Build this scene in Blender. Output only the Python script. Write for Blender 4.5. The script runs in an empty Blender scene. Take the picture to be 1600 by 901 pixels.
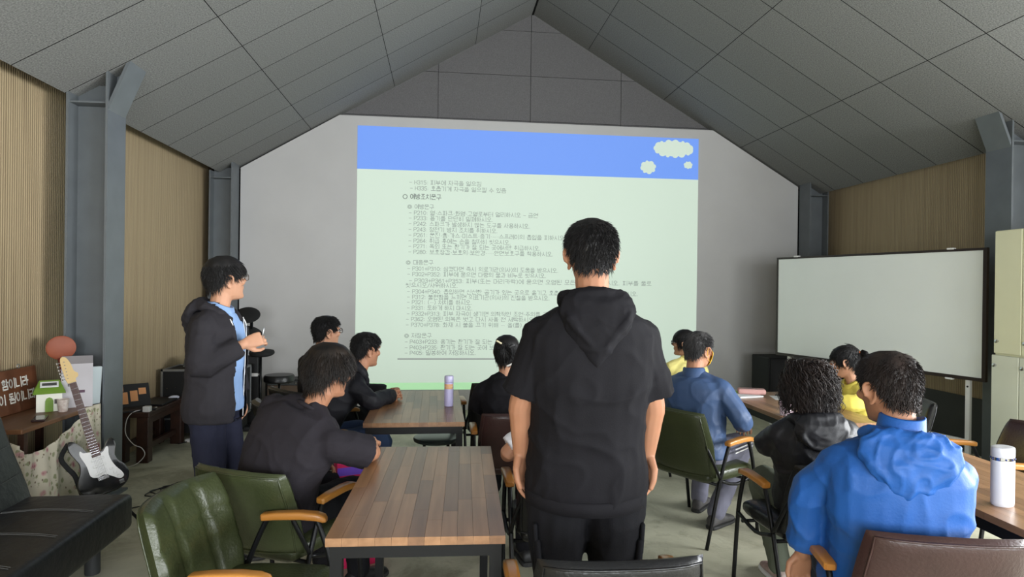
import bpy, bmesh, math, random
import numpy as np
from mathutils import Vector, Matrix, noise as mnoise

random.seed(7)
SC = bpy.context.scene
COL = SC.collection
PI = math.pi

# ------------------------------------------------------------------ camera
FPX, YAW, PITCH, ROLL, CAMH = 985.0, 0.1104, -0.00195, 0.01255, 1.58
_r = Vector((math.cos(YAW), -math.sin(YAW), 0)); _f = Vector((math.sin(YAW), math.cos(YAW), 0)); _u = Vector((0, 0, 1))
_f2 = _f*math.cos(PITCH)+_u*math.sin(PITCH); _u2 = -_f*math.sin(PITCH)+_u*math.cos(PITCH)
_cr = _r*math.cos(ROLL)+_u2*math.sin(ROLL); _cu = -_r*math.sin(ROLL)+_u2*math.cos(ROLL)
cd = bpy.data.cameras.new('camera'); cam = bpy.data.objects.new('camera', cd); COL.objects.link(cam)
cd.sensor_width = 36.0; cd.lens = FPX*36.0/1600.0; cd.clip_start = 0.05; cd.clip_end = 200
cam.matrix_world = Matrix(((_cr.x, _cu.x, -_f2.x, 0), (_cr.y, _cu.y, -_f2.y, 0), (_cr.z, _cu.z, -_f2.z, CAMH), (0, 0, 0, 1)))
SC.camera = cam

# ------------------------------------------------------------------ light
SC.view_settings.view_transform = 'Standard'; SC.view_settings.look = 'None'
SC.view_settings.gamma = 1.0; SC.view_settings.use_curve_mapping = False
SC.view_settings.exposure = 0.25
w = bpy.data.worlds.new('overcast_sky'); SC.world = w; w.use_nodes = True
w.node_tree.nodes['Background'].inputs[0].default_value = (0.80, 0.90, 1.0, 1); w.node_tree.nodes['Background'].inputs[1].default_value = 1.2

def area(name, loc, rot, sx, sy, power, color):
    l = bpy.data.lights.new(name, 'AREA'); l.shape = 'RECTANGLE'; l.size = sx; l.size_y = sy; l.energy = power; l.color = color
    o = bpy.data.objects.new(name, l); COL.objects.link(o); o.location = loc; o.rotation_euler = rot; return o
# daylight through the windows of the wall behind the photographer and of the right wall beside the photographer
WIN_REAR = [(-2.2, -0.2), (0.2, 2.2), (2.6, 4.6)]
for a, b in WIN_REAR:
    area('window_daylight', ((a+b)/2, -3.36, 1.65), (math.radians(90), 0, 0), b-a, 1.7, 165, (0.93, 0.97, 1.0))
WIN_RIGHT = [(-2.2, -0.4), (0.3, 3.3)]
for a, b in WIN_RIGHT:
    area('window_daylight', (5.36, (a+b)/2, 1.65), (math.radians(90), 0, math.radians(90)), b-a, 1.5, 150*(b-a), (0.95, 0.98, 1.0))
# positions of the added fill lamps, unseen, that brighten the room evenly (built below)
FILL_LAMPS = [(-0.6, -0.6), (2.9, -0.6)]

# ------------------------------------------------------------------ materials
def lin(h):
    if isinstance(h, str):
        h = h.lstrip('#'); c = [int(h[i:i+2], 16)/255 for i in (0, 2, 4)]
    else: c = [x/255 for x in h]
    return tuple((x/12.92 if x <= .04045 else ((x+.055)/1.055)**2.4) for x in c)+(1,)

def mat(name, col, rough=.6, metal=0., spec=.5, var=0., vscale=8., bump=0., bscale=60., stretch=(1, 1, 1), objvar=0., sheen=0., coat=0., col2=None, emit=0., bdist=.02):
    m = bpy.data.materials.new(name); m.use_nodes = True
    nt = m.node_tree; N = nt.nodes; L = nt.links; p = N['Principled BSDF']
    c = lin(col); p.inputs['Base Color'].default_value = c; p.inputs['Roughness'].default_value = rough
    p.inputs['Metallic'].default_value = metal; p.inputs['Specular IOR Level'].default_value = spec
    if coat: p.inputs['Coat Weight'].default_value = coat; p.inputs['Coat Roughness'].default_value = .15
    if sheen: p.inputs['Sheen Weight'].default_value = sheen
    tc = N.new('ShaderNodeTexCoord'); mp = N.new('ShaderNodeMapping'); mp.inputs['Scale'].default_value = stretch
    L.new(tc.outputs['Object'], mp.inputs['Vector'])
    if var or col2:
        n = N.new('ShaderNodeTexNoise'); n.inputs['Scale'].default_value = vscale; n.inputs['Detail'].default_value = 5
        L.new(mp.outputs[0], n.inputs['Vector'])
        r = N.new('ShaderNodeValToRGB'); r.color_ramp.elements[0].position = .3; r.color_ramp.elements[1].position = .7
        if col2: a, b = c, lin(col2)
        else: a = tuple(x*(1-var) for x in c[:3])+(1,); b = tuple(min(1, x*(1+var)) for x in c[:3])+(1,)
        r.color_ramp.elements[0].color = a; r.color_ramp.elements[1].color = b
        L.new(n.outputs['Fac'], r.inputs['Fac']); out = r.outputs['Color']
        if objvar:
            oi = N.new('ShaderNodeObjectInfo'); hs = N.new('ShaderNodeHueSaturation'); mr = N.new('ShaderNodeMapRange')
            mr.inputs['To Min'].default_value = 1-objvar; mr.inputs['To Max'].default_value = 1+objvar
            L.new(oi.outputs['Random'], mr.inputs['Value']); L.new(mr.outputs[0], hs.inputs['Value']); L.new(out, hs.inputs['Color']); out = hs.outputs['Color']
        L.new(out, p.inputs['Base Color'])
    if bump:
        n2 = N.new('ShaderNodeTexNoise'); n2.inputs['Scale'].default_value = bscale; n2.inputs['Detail'].default_value = 4
        L.new(mp.outputs[0], n2.inputs['Vector'])
        b = N.new('ShaderNodeBump'); b.inputs['Strength'].default_value = bump; b.inputs['Distance'].default_value = bdist
        L.new(n2.outputs['Fac'], b.inputs['Height']); L.new(b.outputs[0], p.inputs['Normal'])
    if emit:
        p.inputs['Emission Color'].default_value = c; p.inputs['Emission Strength'].default_value = emit
    return m

def cloth(name, col, fold=.35, rough=.85, var=.12, fscale=6, weave=220, spec=.2, sheen=0.):
    """fabric: broad soft folds plus a fine weave, both as relief"""
    m = mat(name, col, rough=rough, spec=spec, var=var, vscale=5, sheen=sheen)
    nt = m.node_tree; N = nt.nodes; L = nt.links; p = N['Principled BSDF']
    tc = N.new('ShaderNodeTexCoord')
    mp = N.new('ShaderNodeMapping'); mp.inputs['Scale'].default_value = (1, 1, .45); mp.inputs['Rotation'].default_value = (.3, .5, .2); L.new(tc.outputs['Object'], mp.inputs['Vector'])
    a = N.new('ShaderNodeTexNoise'); a.inputs['Scale'].default_value = fscale; a.inputs['Detail'].default_value = 2; a.noise_type = 'RIDGED_MULTIFRACTAL'; a.inputs['Distortion'].default_value = .2; L.new(mp.outputs[0], a.inputs['Vector'])
    b = N.new('ShaderNodeTexNoise'); b.inputs['Scale'].default_value = weave; b.inputs['Detail'].default_value = 2; L.new(tc.outputs['Object'], b.inputs['Vector'])
    b1 = N.new('ShaderNodeBump'); b1.inputs['Strength'].default_value = fold*.55; b1.inputs['Distance'].default_value = .03; L.new(a.outputs['Fac'], b1.inputs['Height'])
    b2 = N.new('ShaderNodeBump'); b2.inputs['Strength'].default_value = .18; b2.inputs['Distance'].default_value = .004; L.new(b.outputs['Fac'], b2.inputs['Height'])
    L.new(b1.outputs[0], b2.inputs['Normal']); L.new(b2.outputs[0], p.inputs['Normal'])
    return m

def ribbed(name, c1, c2):
    """vertical ribbed wood panelling: fine upright slats about a centimetre wide"""
    m = mat(name, c1, rough=.7, spec=.25)
    nt = m.node_tree; N = nt.nodes; L = nt.links; p = N['Principled BSDF']
    tc = N.new('ShaderNodeTexCoord')
    mp = N.new('ShaderNodeMapping'); mp.inputs['Scale'].default_value = (1, 1, .02); L.new(tc.outputs['Object'], mp.inputs['Vector'])
    wv = N.new('ShaderNodeTexWave'); wv.bands_direction = 'Y'; wv.inputs['Scale'].default_value = 14; wv.inputs['Distortion'].default_value = .6; wv.inputs['Detail'].default_value = 2; L.new(mp.outputs[0], wv.inputs['Vector'])
    n = N.new('ShaderNodeTexNoise'); n.inputs['Scale'].default_value = 22; n.inputs['Detail'].default_value = 4; L.new(mp.outputs[0], n.inputs['Vector'])
    mx = N.new('ShaderNodeMath'); mx.operation = 'MULTIPLY_ADD'; mx.inputs[1].default_value = .45; L.new(wv.outputs['Fac'], mx.inputs[0]); 
    sc = N.new('ShaderNodeMath'); sc.operation = 'MULTIPLY'; sc.inputs[1].default_value = .6; L.new(n.outputs['Fac'], sc.inputs[0]); L.new(sc.outputs[0], mx.inputs[2])
    r = N.new('ShaderNodeValToRGB'); r.color_ramp.elements[0].position = .2; r.color_ramp.elements[1].position = .75
    r.color_ramp.elements[0].color = lin(c2); r.color_ramp.elements[1].color = lin(c1); L.new(mx.outputs[0], r.inputs['Fac']); L.new(r.outputs[0], p.inputs['Base Color'])
    b = N.new('ShaderNodeBump'); b.inputs['Strength'].default_value = .5; b.inputs['Distance'].default_value = .006; L.new(wv.outputs['Fac'], b.inputs['Height']); L.new(b.outputs[0], p.inputs['Normal'])
    return m

def emis(name, col, s, base=None):
    m = bpy.data.materials.new(name); m.use_nodes = True; p = m.node_tree.nodes['Principled BSDF']
    p.inputs['Base Color'].default_value = lin(base or (200, 200, 198)); p.inputs['Roughness'].default_value = .9; p.inputs['Specular IOR Level'].default_value = .1
    p.inputs['Emission Color'].default_value = lin(col); p.inputs['Emission Strength'].default_value = s
    return m

# ------------------------------------------------------------------ mesh helpers
class MB:
    def __init__(s): s.v = []; s.f = []
    def add(s, v, f, M=None):
        o = len(s.v)
        s.v += [tuple(M @ Vector(p)) if M else tuple(p) for p in v]; s.f += [tuple(i+o for i in q) for q in f]; return s
    def box(s, x0, x1, y0, y1, z0, z1, M=None):
        return s.add([(x0, y0, z0), (x1, y0, z0), (x1, y1, z0), (x0, y1, z0), (x0, y0, z1), (x1, y0, z1), (x1, y1, z1), (x0, y1, z1)],
                     [(0, 3, 2, 1), (4, 5, 6, 7), (0, 1, 5, 4), (1, 2, 6, 5), (2, 3, 7, 6), (3, 0, 4, 7)], M)
    def rbox(s, x0, x1, y0, y1, z0, z1, r=.01, seg=2, M=None):
        bm = bmesh.new(); bmesh.ops.create_cube(bm, size=1)
        for q in bm.verts: q.co = ((x0+x1)/2+q.co.x*(x1-x0), (y0+y1)/2+q.co.y*(y1-y0), (z0+z1)/2+q.co.z*(z1-z0))
        bmesh.ops.bevel(bm, geom=bm.edges[:], offset=r, segments=seg, profile=.5, affect='EDGES')
        bm.verts.index_update(); s.add([q.co[:] for q in bm.verts], [[a.index for a in f.verts] for f in bm.faces], M); bm.free(); return s
    def rings(s, R, cap=True, M=None):
        n = len(R[0]); v = [p for r in R for p in r]; f = []
        for k in range(len(R)-1):
            for i in range(n):
                j = (i+1) % n; f.append((k*n+i, k*n+j, (k+1)*n+j, (k+1)*n+i))
        if cap: f.append(tuple(reversed(range(n)))); f.append(tuple((len(R)-1)*n+i for i in range(n)))
        return s.add(v, f, M)
    def tube(s, P, r, n=10, cap=True, round_=False, M=None, smooth=0, flat=1.0):
        P = [Vector(p) for p in P]; r = [r]*len(P) if not isinstance(r, (list, tuple)) else list(r)
        if smooth: P, r = catmull(P, r, smooth)
        if round_:
            d0 = (P[0]-P[1]).normalized(); d1 = (P[-1]-P[-2]).normalized(); A = []; B = []
            for a in (75, 50, 25):
                q = math.radians(a); A.append((P[0]+d0*r[0]*math.sin(q), r[0]*math.cos(q)))
            for a in (25, 50, 75):
                q = math.radians(a); B.append((P[-1]+d1*r[-1]*math.sin(q), r[-1]*math.cos(q)))
            P = [a for a, _ in A]+P+[a for a, _ in B]; r = [b for _, b in A]+r+[b for _, b in B]
        T = []
        for i in range(len(P)):
            t = (P[min(i+1, len(P)-1)]-P[max(i-1, 0)])
            T.append(t.normalized() if t.length > 1e-9 else Vector((0, 0, 1)))
        up = Vector((0, 0, 1)) if abs(T[0].z) < .9 else Vector((0, 1, 0))
        x = up.cross(T[0]).normalized(); R = []
        for p, t, q in zip(P, T, r):
            x = (x-t*x.dot(t)).normalized(); y = t.cross(x)
            R.append([p+(x*math.cos(2*PI*k/n)+y*math.sin(2*PI*k/n)*flat)*q for k in range(n)])
        return s.rings(R, cap, M)
    def lathe(s, prof, n=24, c=(0, 0, 0), M=None):
        R = [[(c[0]+r*math.cos(2*PI*k/n), c[1]+r*math.sin(2*PI*k/n), c[2]+z) for k in range(n)] for r, z in prof]
        return s.rings(R, True, M)
    def ell(s, c, rx, ry, rz, n=14, m=9, M=None):
        R = []
        for i in range(m):
            a = -PI/2+PI*(i+.35)/(m-.3)
            R.append([(c[0]+rx*math.cos(a)*math.cos(2*PI*k/n), c[1]+ry*math.cos(a)*math.sin(2*PI*k/n), c[2]+rz*math.sin(a)) for k in range(n)])
        return s.rings(R, True, M)
    def prism(s, poly, z0, z1, M=None):
        n = len(poly); v = [(x, y, z0) for x, y in poly]+[(x, y, z1) for x, y in poly]
        f = [tuple(reversed(range(n))), tuple(range(n, 2*n))]+[(i, (i+1) % n, n+(i+1) % n, n+i) for i in range(n)]
        return s.add(v, f, M)
    def mesh(s, name):
        me = bpy.data.meshes.new(name); me.from_pydata(s.v, [], s.f); me.update(); return me
    def obj(s, name, m, parent=None, smooth=False, loc=None):
        return link(name, s.mesh(name), m, parent, smooth, loc)

def catmull(P, r, k):
    Q = []; q = []
    for i in range(len(P)-1):
        a, b, c, d = P[max(i-1, 0)], P[i], P[i+1], P[min(i+2, len(P)-1)]
        for j in range(k):
            t = j/k
            Q.append(.5*((2*b)+(c-a)*t+(2*a-5*b+4*c-d)*t*t+(3*b-a-3*c+d)*t**3)); u = t*t*(3-2*t); q.append(r[i]*(1-u)+r[i+1]*u)
    Q.append(P[-1]); q.append(r[-1]); return Q, q

def link(name, me, m, parent=None, smooth=False, loc=None):
    if m is not None and len(me.materials) == 0: me.materials.append(m)
    if smooth is True: me.polygons.foreach_set('use_smooth', [True]*len(me.polygons))
    elif smooth: 
        me.polygons.foreach_set('use_smooth', [True]*len(me.polygons))
        try: me.set_sharp_from_angle(angle=math.radians(smooth))
        except Exception: pass
    o = bpy.data.objects.new(name, me); COL.objects.link(o)
    if parent: o.parent = parent
    if loc: o.location = loc
    return o
def thing(name, label, cat, loc=(0, 0, 0), rz=0., group=None):
    o = bpy.data.objects.new(name, None); COL.objects.link(o); o.location = loc; o.rotation_euler = (0, 0, rz); o.empty_display_size = .1
    o['label'] = label; o['category'] = cat
    if group: o['group'] = group
    return o
def tag(o, label, cat, group=None):
    o['label'] = label; o['category'] = cat
    if group: o['group'] = group
    return o
def struct(o): o['kind'] = 'structure'; return o
def share(src, parent, loc=None, rot=None):
    o = src.copy(); COL.objects.link(o); o.parent = parent
    if loc is not None: o.location = loc
    if rot is not None: o.rotation_euler = rot
    return o

# ------------------------------------------------------------------ palette
M = {}
M['floor'] = mat('worn_concrete', (170, 168, 146), rough=.5, col2=(204, 201, 178), vscale=2.4, bump=.15, bscale=35, spec=.35)
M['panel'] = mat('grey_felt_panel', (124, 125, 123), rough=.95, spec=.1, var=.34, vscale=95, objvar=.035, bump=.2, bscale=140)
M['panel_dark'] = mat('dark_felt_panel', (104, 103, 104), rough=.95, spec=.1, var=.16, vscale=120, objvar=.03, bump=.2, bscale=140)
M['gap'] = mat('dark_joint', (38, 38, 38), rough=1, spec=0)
M['white_wall'] = mat('painted_board', (188, 187, 186), rough=.85, spec=.2, var=.03, vscale=2)
M['wood_wall'] = ribbed('ribbed_wood', (176, 158, 126), (136, 118, 92))
M['rear'] = mat('rear_wall_paint', (170, 166, 158), rough=.9)
M['steel'] = mat('grey_painted_steel', (98, 103, 106), rough=.45, spec=.4, var=.08, vscale=6)
M['dark_skirt'] = mat('dark_grey_skirting', (70, 72, 70), rough=.8)
M['black_metal'] = mat('black_metal', (13, 14, 16), rough=.4, spec=.3)
M['chrome'] = mat('chrome', (200, 200, 205), rough=.15, metal=1)
M['oak'] = mat('honey_wood', (190, 130, 58), rough=.35, spec=.5, col2=(168, 108, 42), vscale=14, stretch=(1, .15, 1), coat=.3)
M['stave'] = mat('walnut_stave', (132, 95, 64), rough=.32, spec=.6, col2=(158, 118, 84), vscale=30, stretch=(1, .06, 1), objvar=.10)
M['stave2'] = mat('walnut_stave_dark', (110, 78, 54), rough=.32, spec=.6, col2=(134, 98, 70), vscale=30, stretch=(1, .06, 1), objvar=.10)
M['green'] = mat('olive_leather', (54, 60, 36), rough=.32, spec=.5, var=.12, vscale=9, bump=.12, bscale=90)
M['blackleather'] = mat('black_leather', (17, 17, 19), rough=.33, spec=.5, var=.15, vscale=9, bump=.12, bscale=90)
M['brown'] = mat('dark_brown_leather', (58, 38, 36), rough=.33, spec=.5, var=.12, vscale=9, bump=.12, bscale=90)
M['sofa'] = mat('black_sofa_leather', (34, 35, 36), rough=.42, spec=.45, var=.2, vscale=6, bump=.25, bscale=18)
M['thread'] = mat('grey_thread', (84, 84, 83), rough=.8)
M['black'] = mat('black_plastic', (20, 20, 22), rough=.5)
M['blackmatte'] = mat('black_grille', (14, 14, 15), rough=.8)
M['white'] = mat('white_plastic', (225, 224, 222), rough=.35)
M['paper'] = mat('paper', (226, 228, 228), rough=.8)
M['walnut_dark'] = mat('dark_bench_wood', (62, 38, 28), rough=.4, col2=(44, 27, 21), vscale=20, stretch=(1, .1, 1))
M['table_wood'] = mat('brown_tabletop', (120, 82, 54), rough=.45, col2=(98, 66, 42), vscale=16, stretch=(1, .15, 1))
M['sign'] = mat('sign_wood', (112, 68, 42), rough=.5, col2=(90, 54, 34), vscale=10, stretch=(1, .2, 1))
M['cream'] = mat('cream_steel', (232, 230, 196), rough=.45, var=.03, vscale=3)
M['cream_low'] = mat('pale_grey_steel', (220, 222, 204), rough=.45, var=.03, vscale=3)
M['board'] = mat('whiteboard_face', (230, 234, 229), rough=.25, spec=.5, var=.02, vscale=2)
M['board_frame'] = mat('dark_brown_frame', (40, 30, 28), rough=.45)
M['alu'] = mat('aluminium', (160, 163, 165), rough=.35, metal=.8)

# worn patches and hairline stains in the concrete
_nt = M['floor'].node_tree; _N = _nt.nodes; _L = _nt.links; _p = _N['Principled BSDF']; _src = _p.inputs['Base Color'].links[0].from_socket
_n = _N.new('ShaderNodeTexNoise'); _n.inputs['Scale'].default_value = 1.7; _n.inputs['Detail'].default_value = 9; _n.inputs['Roughness'].default_value = .72; _n.inputs['Distortion'].default_value = .8
_tc = _N.new('ShaderNodeTexCoord'); _L.new(_tc.outputs['Object'], _n.inputs['Vector'])
_r = _N.new('ShaderNodeValToRGB'); _r.color_ramp.elements[0].position = .36; _r.color_ramp.elements[0].color = (.62, .61, .58, 1); _r.color_ramp.elements[1].position = .50; _r.color_ramp.elements[1].color = (1, 1, 1, 1); _L.new(_n.outputs['Fac'], _r.inputs['Fac'])
_m = _N.new('ShaderNodeMixRGB'); _m.blend_type = 'MULTIPLY'; _m.inputs['Fac'].default_value = 1; _L.new(_src, _m.inputs['Color1']); _L.new(_r.outputs[0], _m.inputs['Color2']); _L.new(_m.outputs[0], _p.inputs['Base Color'])
# ------------------------------------------------------------------ the room
YG = 8.15; XL, XR = -2.86, 5.22; XRID, ZRID = 1.1377, 5.16; SL = .5845; YB = -3.3
def zc(x): return ZRID-SL*abs(x-XRID)
struct(MB().box(XL-.2, XR+.2, YB-.2, YG+.3, -.12, 0).obj('floor', M['floor']))
struct(MB().box(XL-.15, XL, YB, YG+.2, 0, 3.3).obj('wall_left', M['wood_wall']))
struct(MB().box(XR, XR+.15, -.4, .3, 0, 3.3).box(XR, XR+.15, 3.3, YG+.2, 0, 3.3).box(XR, XR+.15, YB, -2.2, 0, 3.3).box(XR, XR+.15, -2.2, 3.3, 0, .9).box(XR, XR+.15, -2.2, 3.3, 2.4, 3.3).obj('wall_right', M['wood_wall']))
struct(MB().box(XR-.012, XR, 3.4, YG, 0, .55).obj('baseboard_right', M['dark_skirt']))
# gable: recessed dark felt panels above, thick white board below
bk = struct(MB().prism([(XL-.1, 0), (XR+.1, 0), (XR+.1, 3.0), (XRID, ZRID+.25), (XL-.1, 3.0)], 0, .1, Matrix(((1, 0, 0, 0), (0, 0, 1, YG+.07), (0, 1, 0, 0), (0, 0, 0, 1)))).obj('wall_gable', M['gap']))
def gpoly(x0, x1, z0, z1, nm):
    pts = []
    P = [(x0, z0), (x1, z0), (x1, z1), (x0, z1)]
    # clip below the two rafter lines
    for sgn in (-1, 1):
        Q = []
        inside = lambda p: p[1] <= ZRID+.05+SL*(p[0]-XRID)*(-sgn) + 1e-9
        if sgn == -1: fz = lambda x: ZRID+.05+SL*(x-XRID)
        else: fz = lambda x: ZRID+.05-SL*(x-XRID)
        for i in range(len(P)):
            a, b = P[i], P[(i+1) % len(P)]; ia, ib = a[1] <= fz(a[0]), b[1] <= fz(b[0])
            if ia: Q.append(a)
            if ia != ib:
                da, db = a[1]-fz(a[0]), b[1]-fz(b[0]); t = da/(da-db); Q.append((a[0]+(b[0]-a[0])*t, a[1]+(b[1]-a[1])*t))
        P = Q
        if len(P) < 3: return
    g = .003
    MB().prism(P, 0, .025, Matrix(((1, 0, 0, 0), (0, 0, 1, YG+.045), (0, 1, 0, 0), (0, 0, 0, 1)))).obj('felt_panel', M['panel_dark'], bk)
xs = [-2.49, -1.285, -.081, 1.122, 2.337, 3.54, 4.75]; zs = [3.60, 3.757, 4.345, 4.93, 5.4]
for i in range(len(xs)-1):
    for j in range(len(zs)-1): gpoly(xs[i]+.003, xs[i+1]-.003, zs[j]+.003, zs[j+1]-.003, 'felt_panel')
wp = MB().prism([(-2.487, 0), (4.797, 0), (4.797, zc(4.797)-.03), (3.5+.08, 3.713), (-1.255-.05, 3.713), (-2.487, zc(-2.487)-.03)], 0, .06, Matrix(((1, 0, 0, 0), (0, 0, 1, YG-.05), (0, 1, 0, 0), (0, 0, 0, 1)))).obj('wall_board', M['white_wall'])
struct(wp)
# rear gable with windows, right wall windows
rw = MB()
zt = 5.4
rw.box(XL, XR, YB-.12, YB, 0, .8).box(XL, XR, YB-.12, YB, 2.5, 5.3)
prev = XL
for a, b in WIN_REAR+[(XR, XR)]: rw.box(prev, a, YB-.12, YB, .8, 2.5); prev = b
struct(rw.obj('wall_rear', M['rear']))
gl = bpy.data.materials.new('window_glass'); gl.use_nodes = True
nt = gl.node_tree; p = nt.nodes['Principled BSDF']; nt.nodes.remove(p)
tr = nt.nodes.new('ShaderNodeBsdfTransparent'); gs = nt.nodes.new('ShaderNodeBsdfGlossy'); gs.inputs['Roughness'].default_value = .02; mx = nt.nodes.new('ShaderNodeMixShader'); mx.inputs[0].default_value = .06
nt.links.new(tr.outputs[0], mx.inputs[1]); nt.links.new(gs.outputs[0], mx.inputs[2]); nt.links.new(mx.outputs[0], nt.nodes['Material Output'].inputs[0])
wn = 0
def window(M4, w_, h_):
    global wn; wn += 1
    t = MB().box(0, .05, -.06, .06, 0, h_, M4).box(w_-.05, w_, -.06, .06, 0, h_, M4).box(.05, w_-.05, -.06, .06, 0, .05, M4).box(.05, w_-.05, -.06, .06, h_-.05, h_, M4).box(w_/2-.025, w_/2+.025, -.04, .04, .05, h_-.05, M4).obj('window_%d' % wn, M['alu']); struct(t)
    for x0, x1 in ((.05, w_/2-.025), (w_/2+.025, w_-.05)): MB().box(x0, x1, -.004, .004, .05, h_-.05, M4).obj('pane', gl, t)
for a, b in WIN_REAR: window(Matrix.Translation((a, YB-.06, .8)), b-a, 1.7)
for a, b in WIN_RIGHT: window(Matrix.Translation((XR+.07, a, .9)) @ Matrix.Rotation(PI/2, 4, 'Z'), b-a, 1.5)
# ceiling: two felt-panelled slopes, panels 1.2 x 0.57 m with open joints
EL, ER = -2.69, 5.03
cl = MB()
for sx, xe in ((-1, EL-.02), (1, ER+.02)):
    T = .12
    v = [(xe, YB, zc(xe)+.028), (XRID, YB, ZRID+.028), (XRID, YG+.1, ZRID+.028), (xe, YG+.1, zc(xe)+.028)]
    v += [(a, b, c+T) for a, b, c in v]
    cl.add(v, [(0, 1, 2, 3), (7, 6, 5, 4), (0, 4, 5, 1), (1, 5, 6, 2), (2, 6, 7, 3), (3, 7, 4, 0)])
ceil = struct(cl.obj('ceiling', M['gap']))
# roof soffit strips between the slopes' edges and the walls
struct(MB().box(XL-.15, EL+.02, YB, YG+.2, 3.08, 3.2).obj('trim_1', M['gap']))
struct(MB().box(ER-.02, XR+.15, YB, YG+.2, 3.08, 3.2).obj('trim_2', M['gap']))
rows = [7.65-.566*k for k in range(-1, 20)]
def strip(xa, xb):
    me = {}
    L = math.hypot(xb-xa, zc(xb)-zc(xa)); ang = math.atan2(zc(xb)-zc(xa), xb-xa)
    first = None
    for k in range(len(rows)):
        y1 = min(rows[k], YG+.06); y0 = rows[k]-.566
        if k == 0: y0 = rows[1]
        if y1 < YB+.3: break
        key = round(y1-y0, 3)
        if key not in me:
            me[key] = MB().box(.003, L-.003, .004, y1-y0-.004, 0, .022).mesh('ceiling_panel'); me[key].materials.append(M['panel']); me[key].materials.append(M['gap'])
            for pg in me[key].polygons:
                if abs(pg.normal.z) < .5: pg.material_index = 1      # edge faces coloured dark to stand in for shade in the joints
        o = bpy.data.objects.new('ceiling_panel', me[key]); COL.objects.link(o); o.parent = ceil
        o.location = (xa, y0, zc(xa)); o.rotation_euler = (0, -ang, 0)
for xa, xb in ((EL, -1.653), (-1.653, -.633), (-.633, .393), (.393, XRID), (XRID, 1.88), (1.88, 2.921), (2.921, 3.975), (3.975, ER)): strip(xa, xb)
# ridge joint strip
struct(MB().box(XRID-.012, XRID+.012, YB, YG+.06, ZRID-.012, ZRID+.02).obj('trim_3', M['gap']))

# steel columns: wide-flange posts with haunch, stiffener plate
def column(x_in, y0, sx, label, h):
    """x_in: room face of inner flange; sx: +1 post lies to +x of it"""
    t = thing('steel_column', label, 'column', (x_in, y0, 0), 0, 'grey steel columns along the walls')
    D = .28; Wf = .26
    X = lambda a: a*sx
    def bx(a, b, *r): return MB().box(min(X(a), X(b)), max(X(a), X(b)), *r)
    top = h
    bx(0, .016, 0, Wf, 0, 3.15).obj('flange', M['steel'], t)
    bx(D-.016, D, 0, Wf, 0, 2.98).obj('flange', M['steel'], t)
    bx(.016, D-.016, Wf/2-.007, Wf/2+.007, 0, 3.02).obj('web', M['steel'], t)
    bx(.016, D-.016, .01, Wf-.01, 2.865, 2.877).obj('stiffener', M['steel'], t)
    bx(-.03, D+.03, -.03, Wf+.03, 0, .016).obj('base_plate', M['steel'], t)
    # haunch: sloping flange running up into the ceiling, with its web
    a0, z0 = .0, 2.82; a1, z1 = -.18, 3.26
    v = [(X(a0), .01, z0), (X(a0), Wf-.01, z0), (X(a1), Wf-.01, z1), (X(a1), .01, z1)]
    v += [(x-X(-.020), y, z+.010) for x, y, z in v]
    MB().add(v, [(0, 1, 2, 3), (7, 6, 5, 4), (0, 4, 5, 1), (1, 5, 6, 2), (2, 6, 7, 3), (3, 7, 4, 0)]).obj('haunch_flange', M['steel'], t)
    v = [(X(.01), Wf/2-.006, z0), (X(a1), Wf/2-.006, z1), (X(.01), Wf/2-.006, z1)]; v += [(x, y+.012, z) for x, y, z in v]
    MB().add(v, [(0, 1, 2), (5, 4, 3), (0, 3, 4, 1), (1, 4, 5, 2), (2, 5, 3, 0)]).obj('haunch_web', M['steel'], t)
    return t
column(-2.40, 4.82, -1, 'grey steel column on the left wall behind the electric guitar', 2.86)
column(4.76, 4.82, 1, 'grey steel column on the right wall behind the whiteboard, beside the locker', 2.86)
def corner_column(x_in, sx, label):
    t = thing('steel_column', label, 'column', (x_in, YG-.31, 0), 0, 'grey steel columns along the walls')
    X = lambda a: a*sx
    def bx(a, b, *r): return MB().box(min(X(a), X(b)), max(X(a), X(b)), *r)
    bx(0, .016, 0, .25, 0, 3.06).obj('flange', M['steel'], t); bx(.25, .266, 0, .25, 0, 2.93).obj('flange', M['steel'], t)
    bx(.016, .25, .12, .134, 0, 2.98).obj('web', M['steel'], t); bx(.016, .25, .01, .24, 2.84, 2.852).obj('stiffener', M['steel'], t)
corner_column(-2.50, -1, 'grey steel column in the far left corner beside the white gable board')
corner_column(4.81, 1, 'grey steel column in the far right corner beside the white gable board')

# ------------------------------------------------------------------ projected slide
SX0, SX1, SZ0, SZ1 = -1.08, 3.38, .262, 3.590; SY = YG-.05
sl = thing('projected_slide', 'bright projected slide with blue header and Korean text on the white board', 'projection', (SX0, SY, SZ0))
W_, H_ = SX1-SX0, SZ1-SZ0
E_ = 1.0
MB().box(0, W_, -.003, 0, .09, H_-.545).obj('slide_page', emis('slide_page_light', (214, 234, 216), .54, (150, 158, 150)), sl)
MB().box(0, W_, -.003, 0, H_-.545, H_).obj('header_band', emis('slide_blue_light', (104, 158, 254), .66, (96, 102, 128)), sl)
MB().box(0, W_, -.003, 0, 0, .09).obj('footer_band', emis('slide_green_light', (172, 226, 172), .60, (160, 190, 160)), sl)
mt_cloud = emis('slide_cloud_light', (216, 234, 218), .54, (150, 158, 150)); mt_rule = emis('slide_rule_light', (150, 158, 158), .35, (140, 140, 140)); mt_text = emis('slide_text_light', (160, 174, 166), .40, (112, 118, 114)); mt_textb = emis('slide_heading_light', (130, 142, 136), .34, (110, 115, 112))
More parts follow.
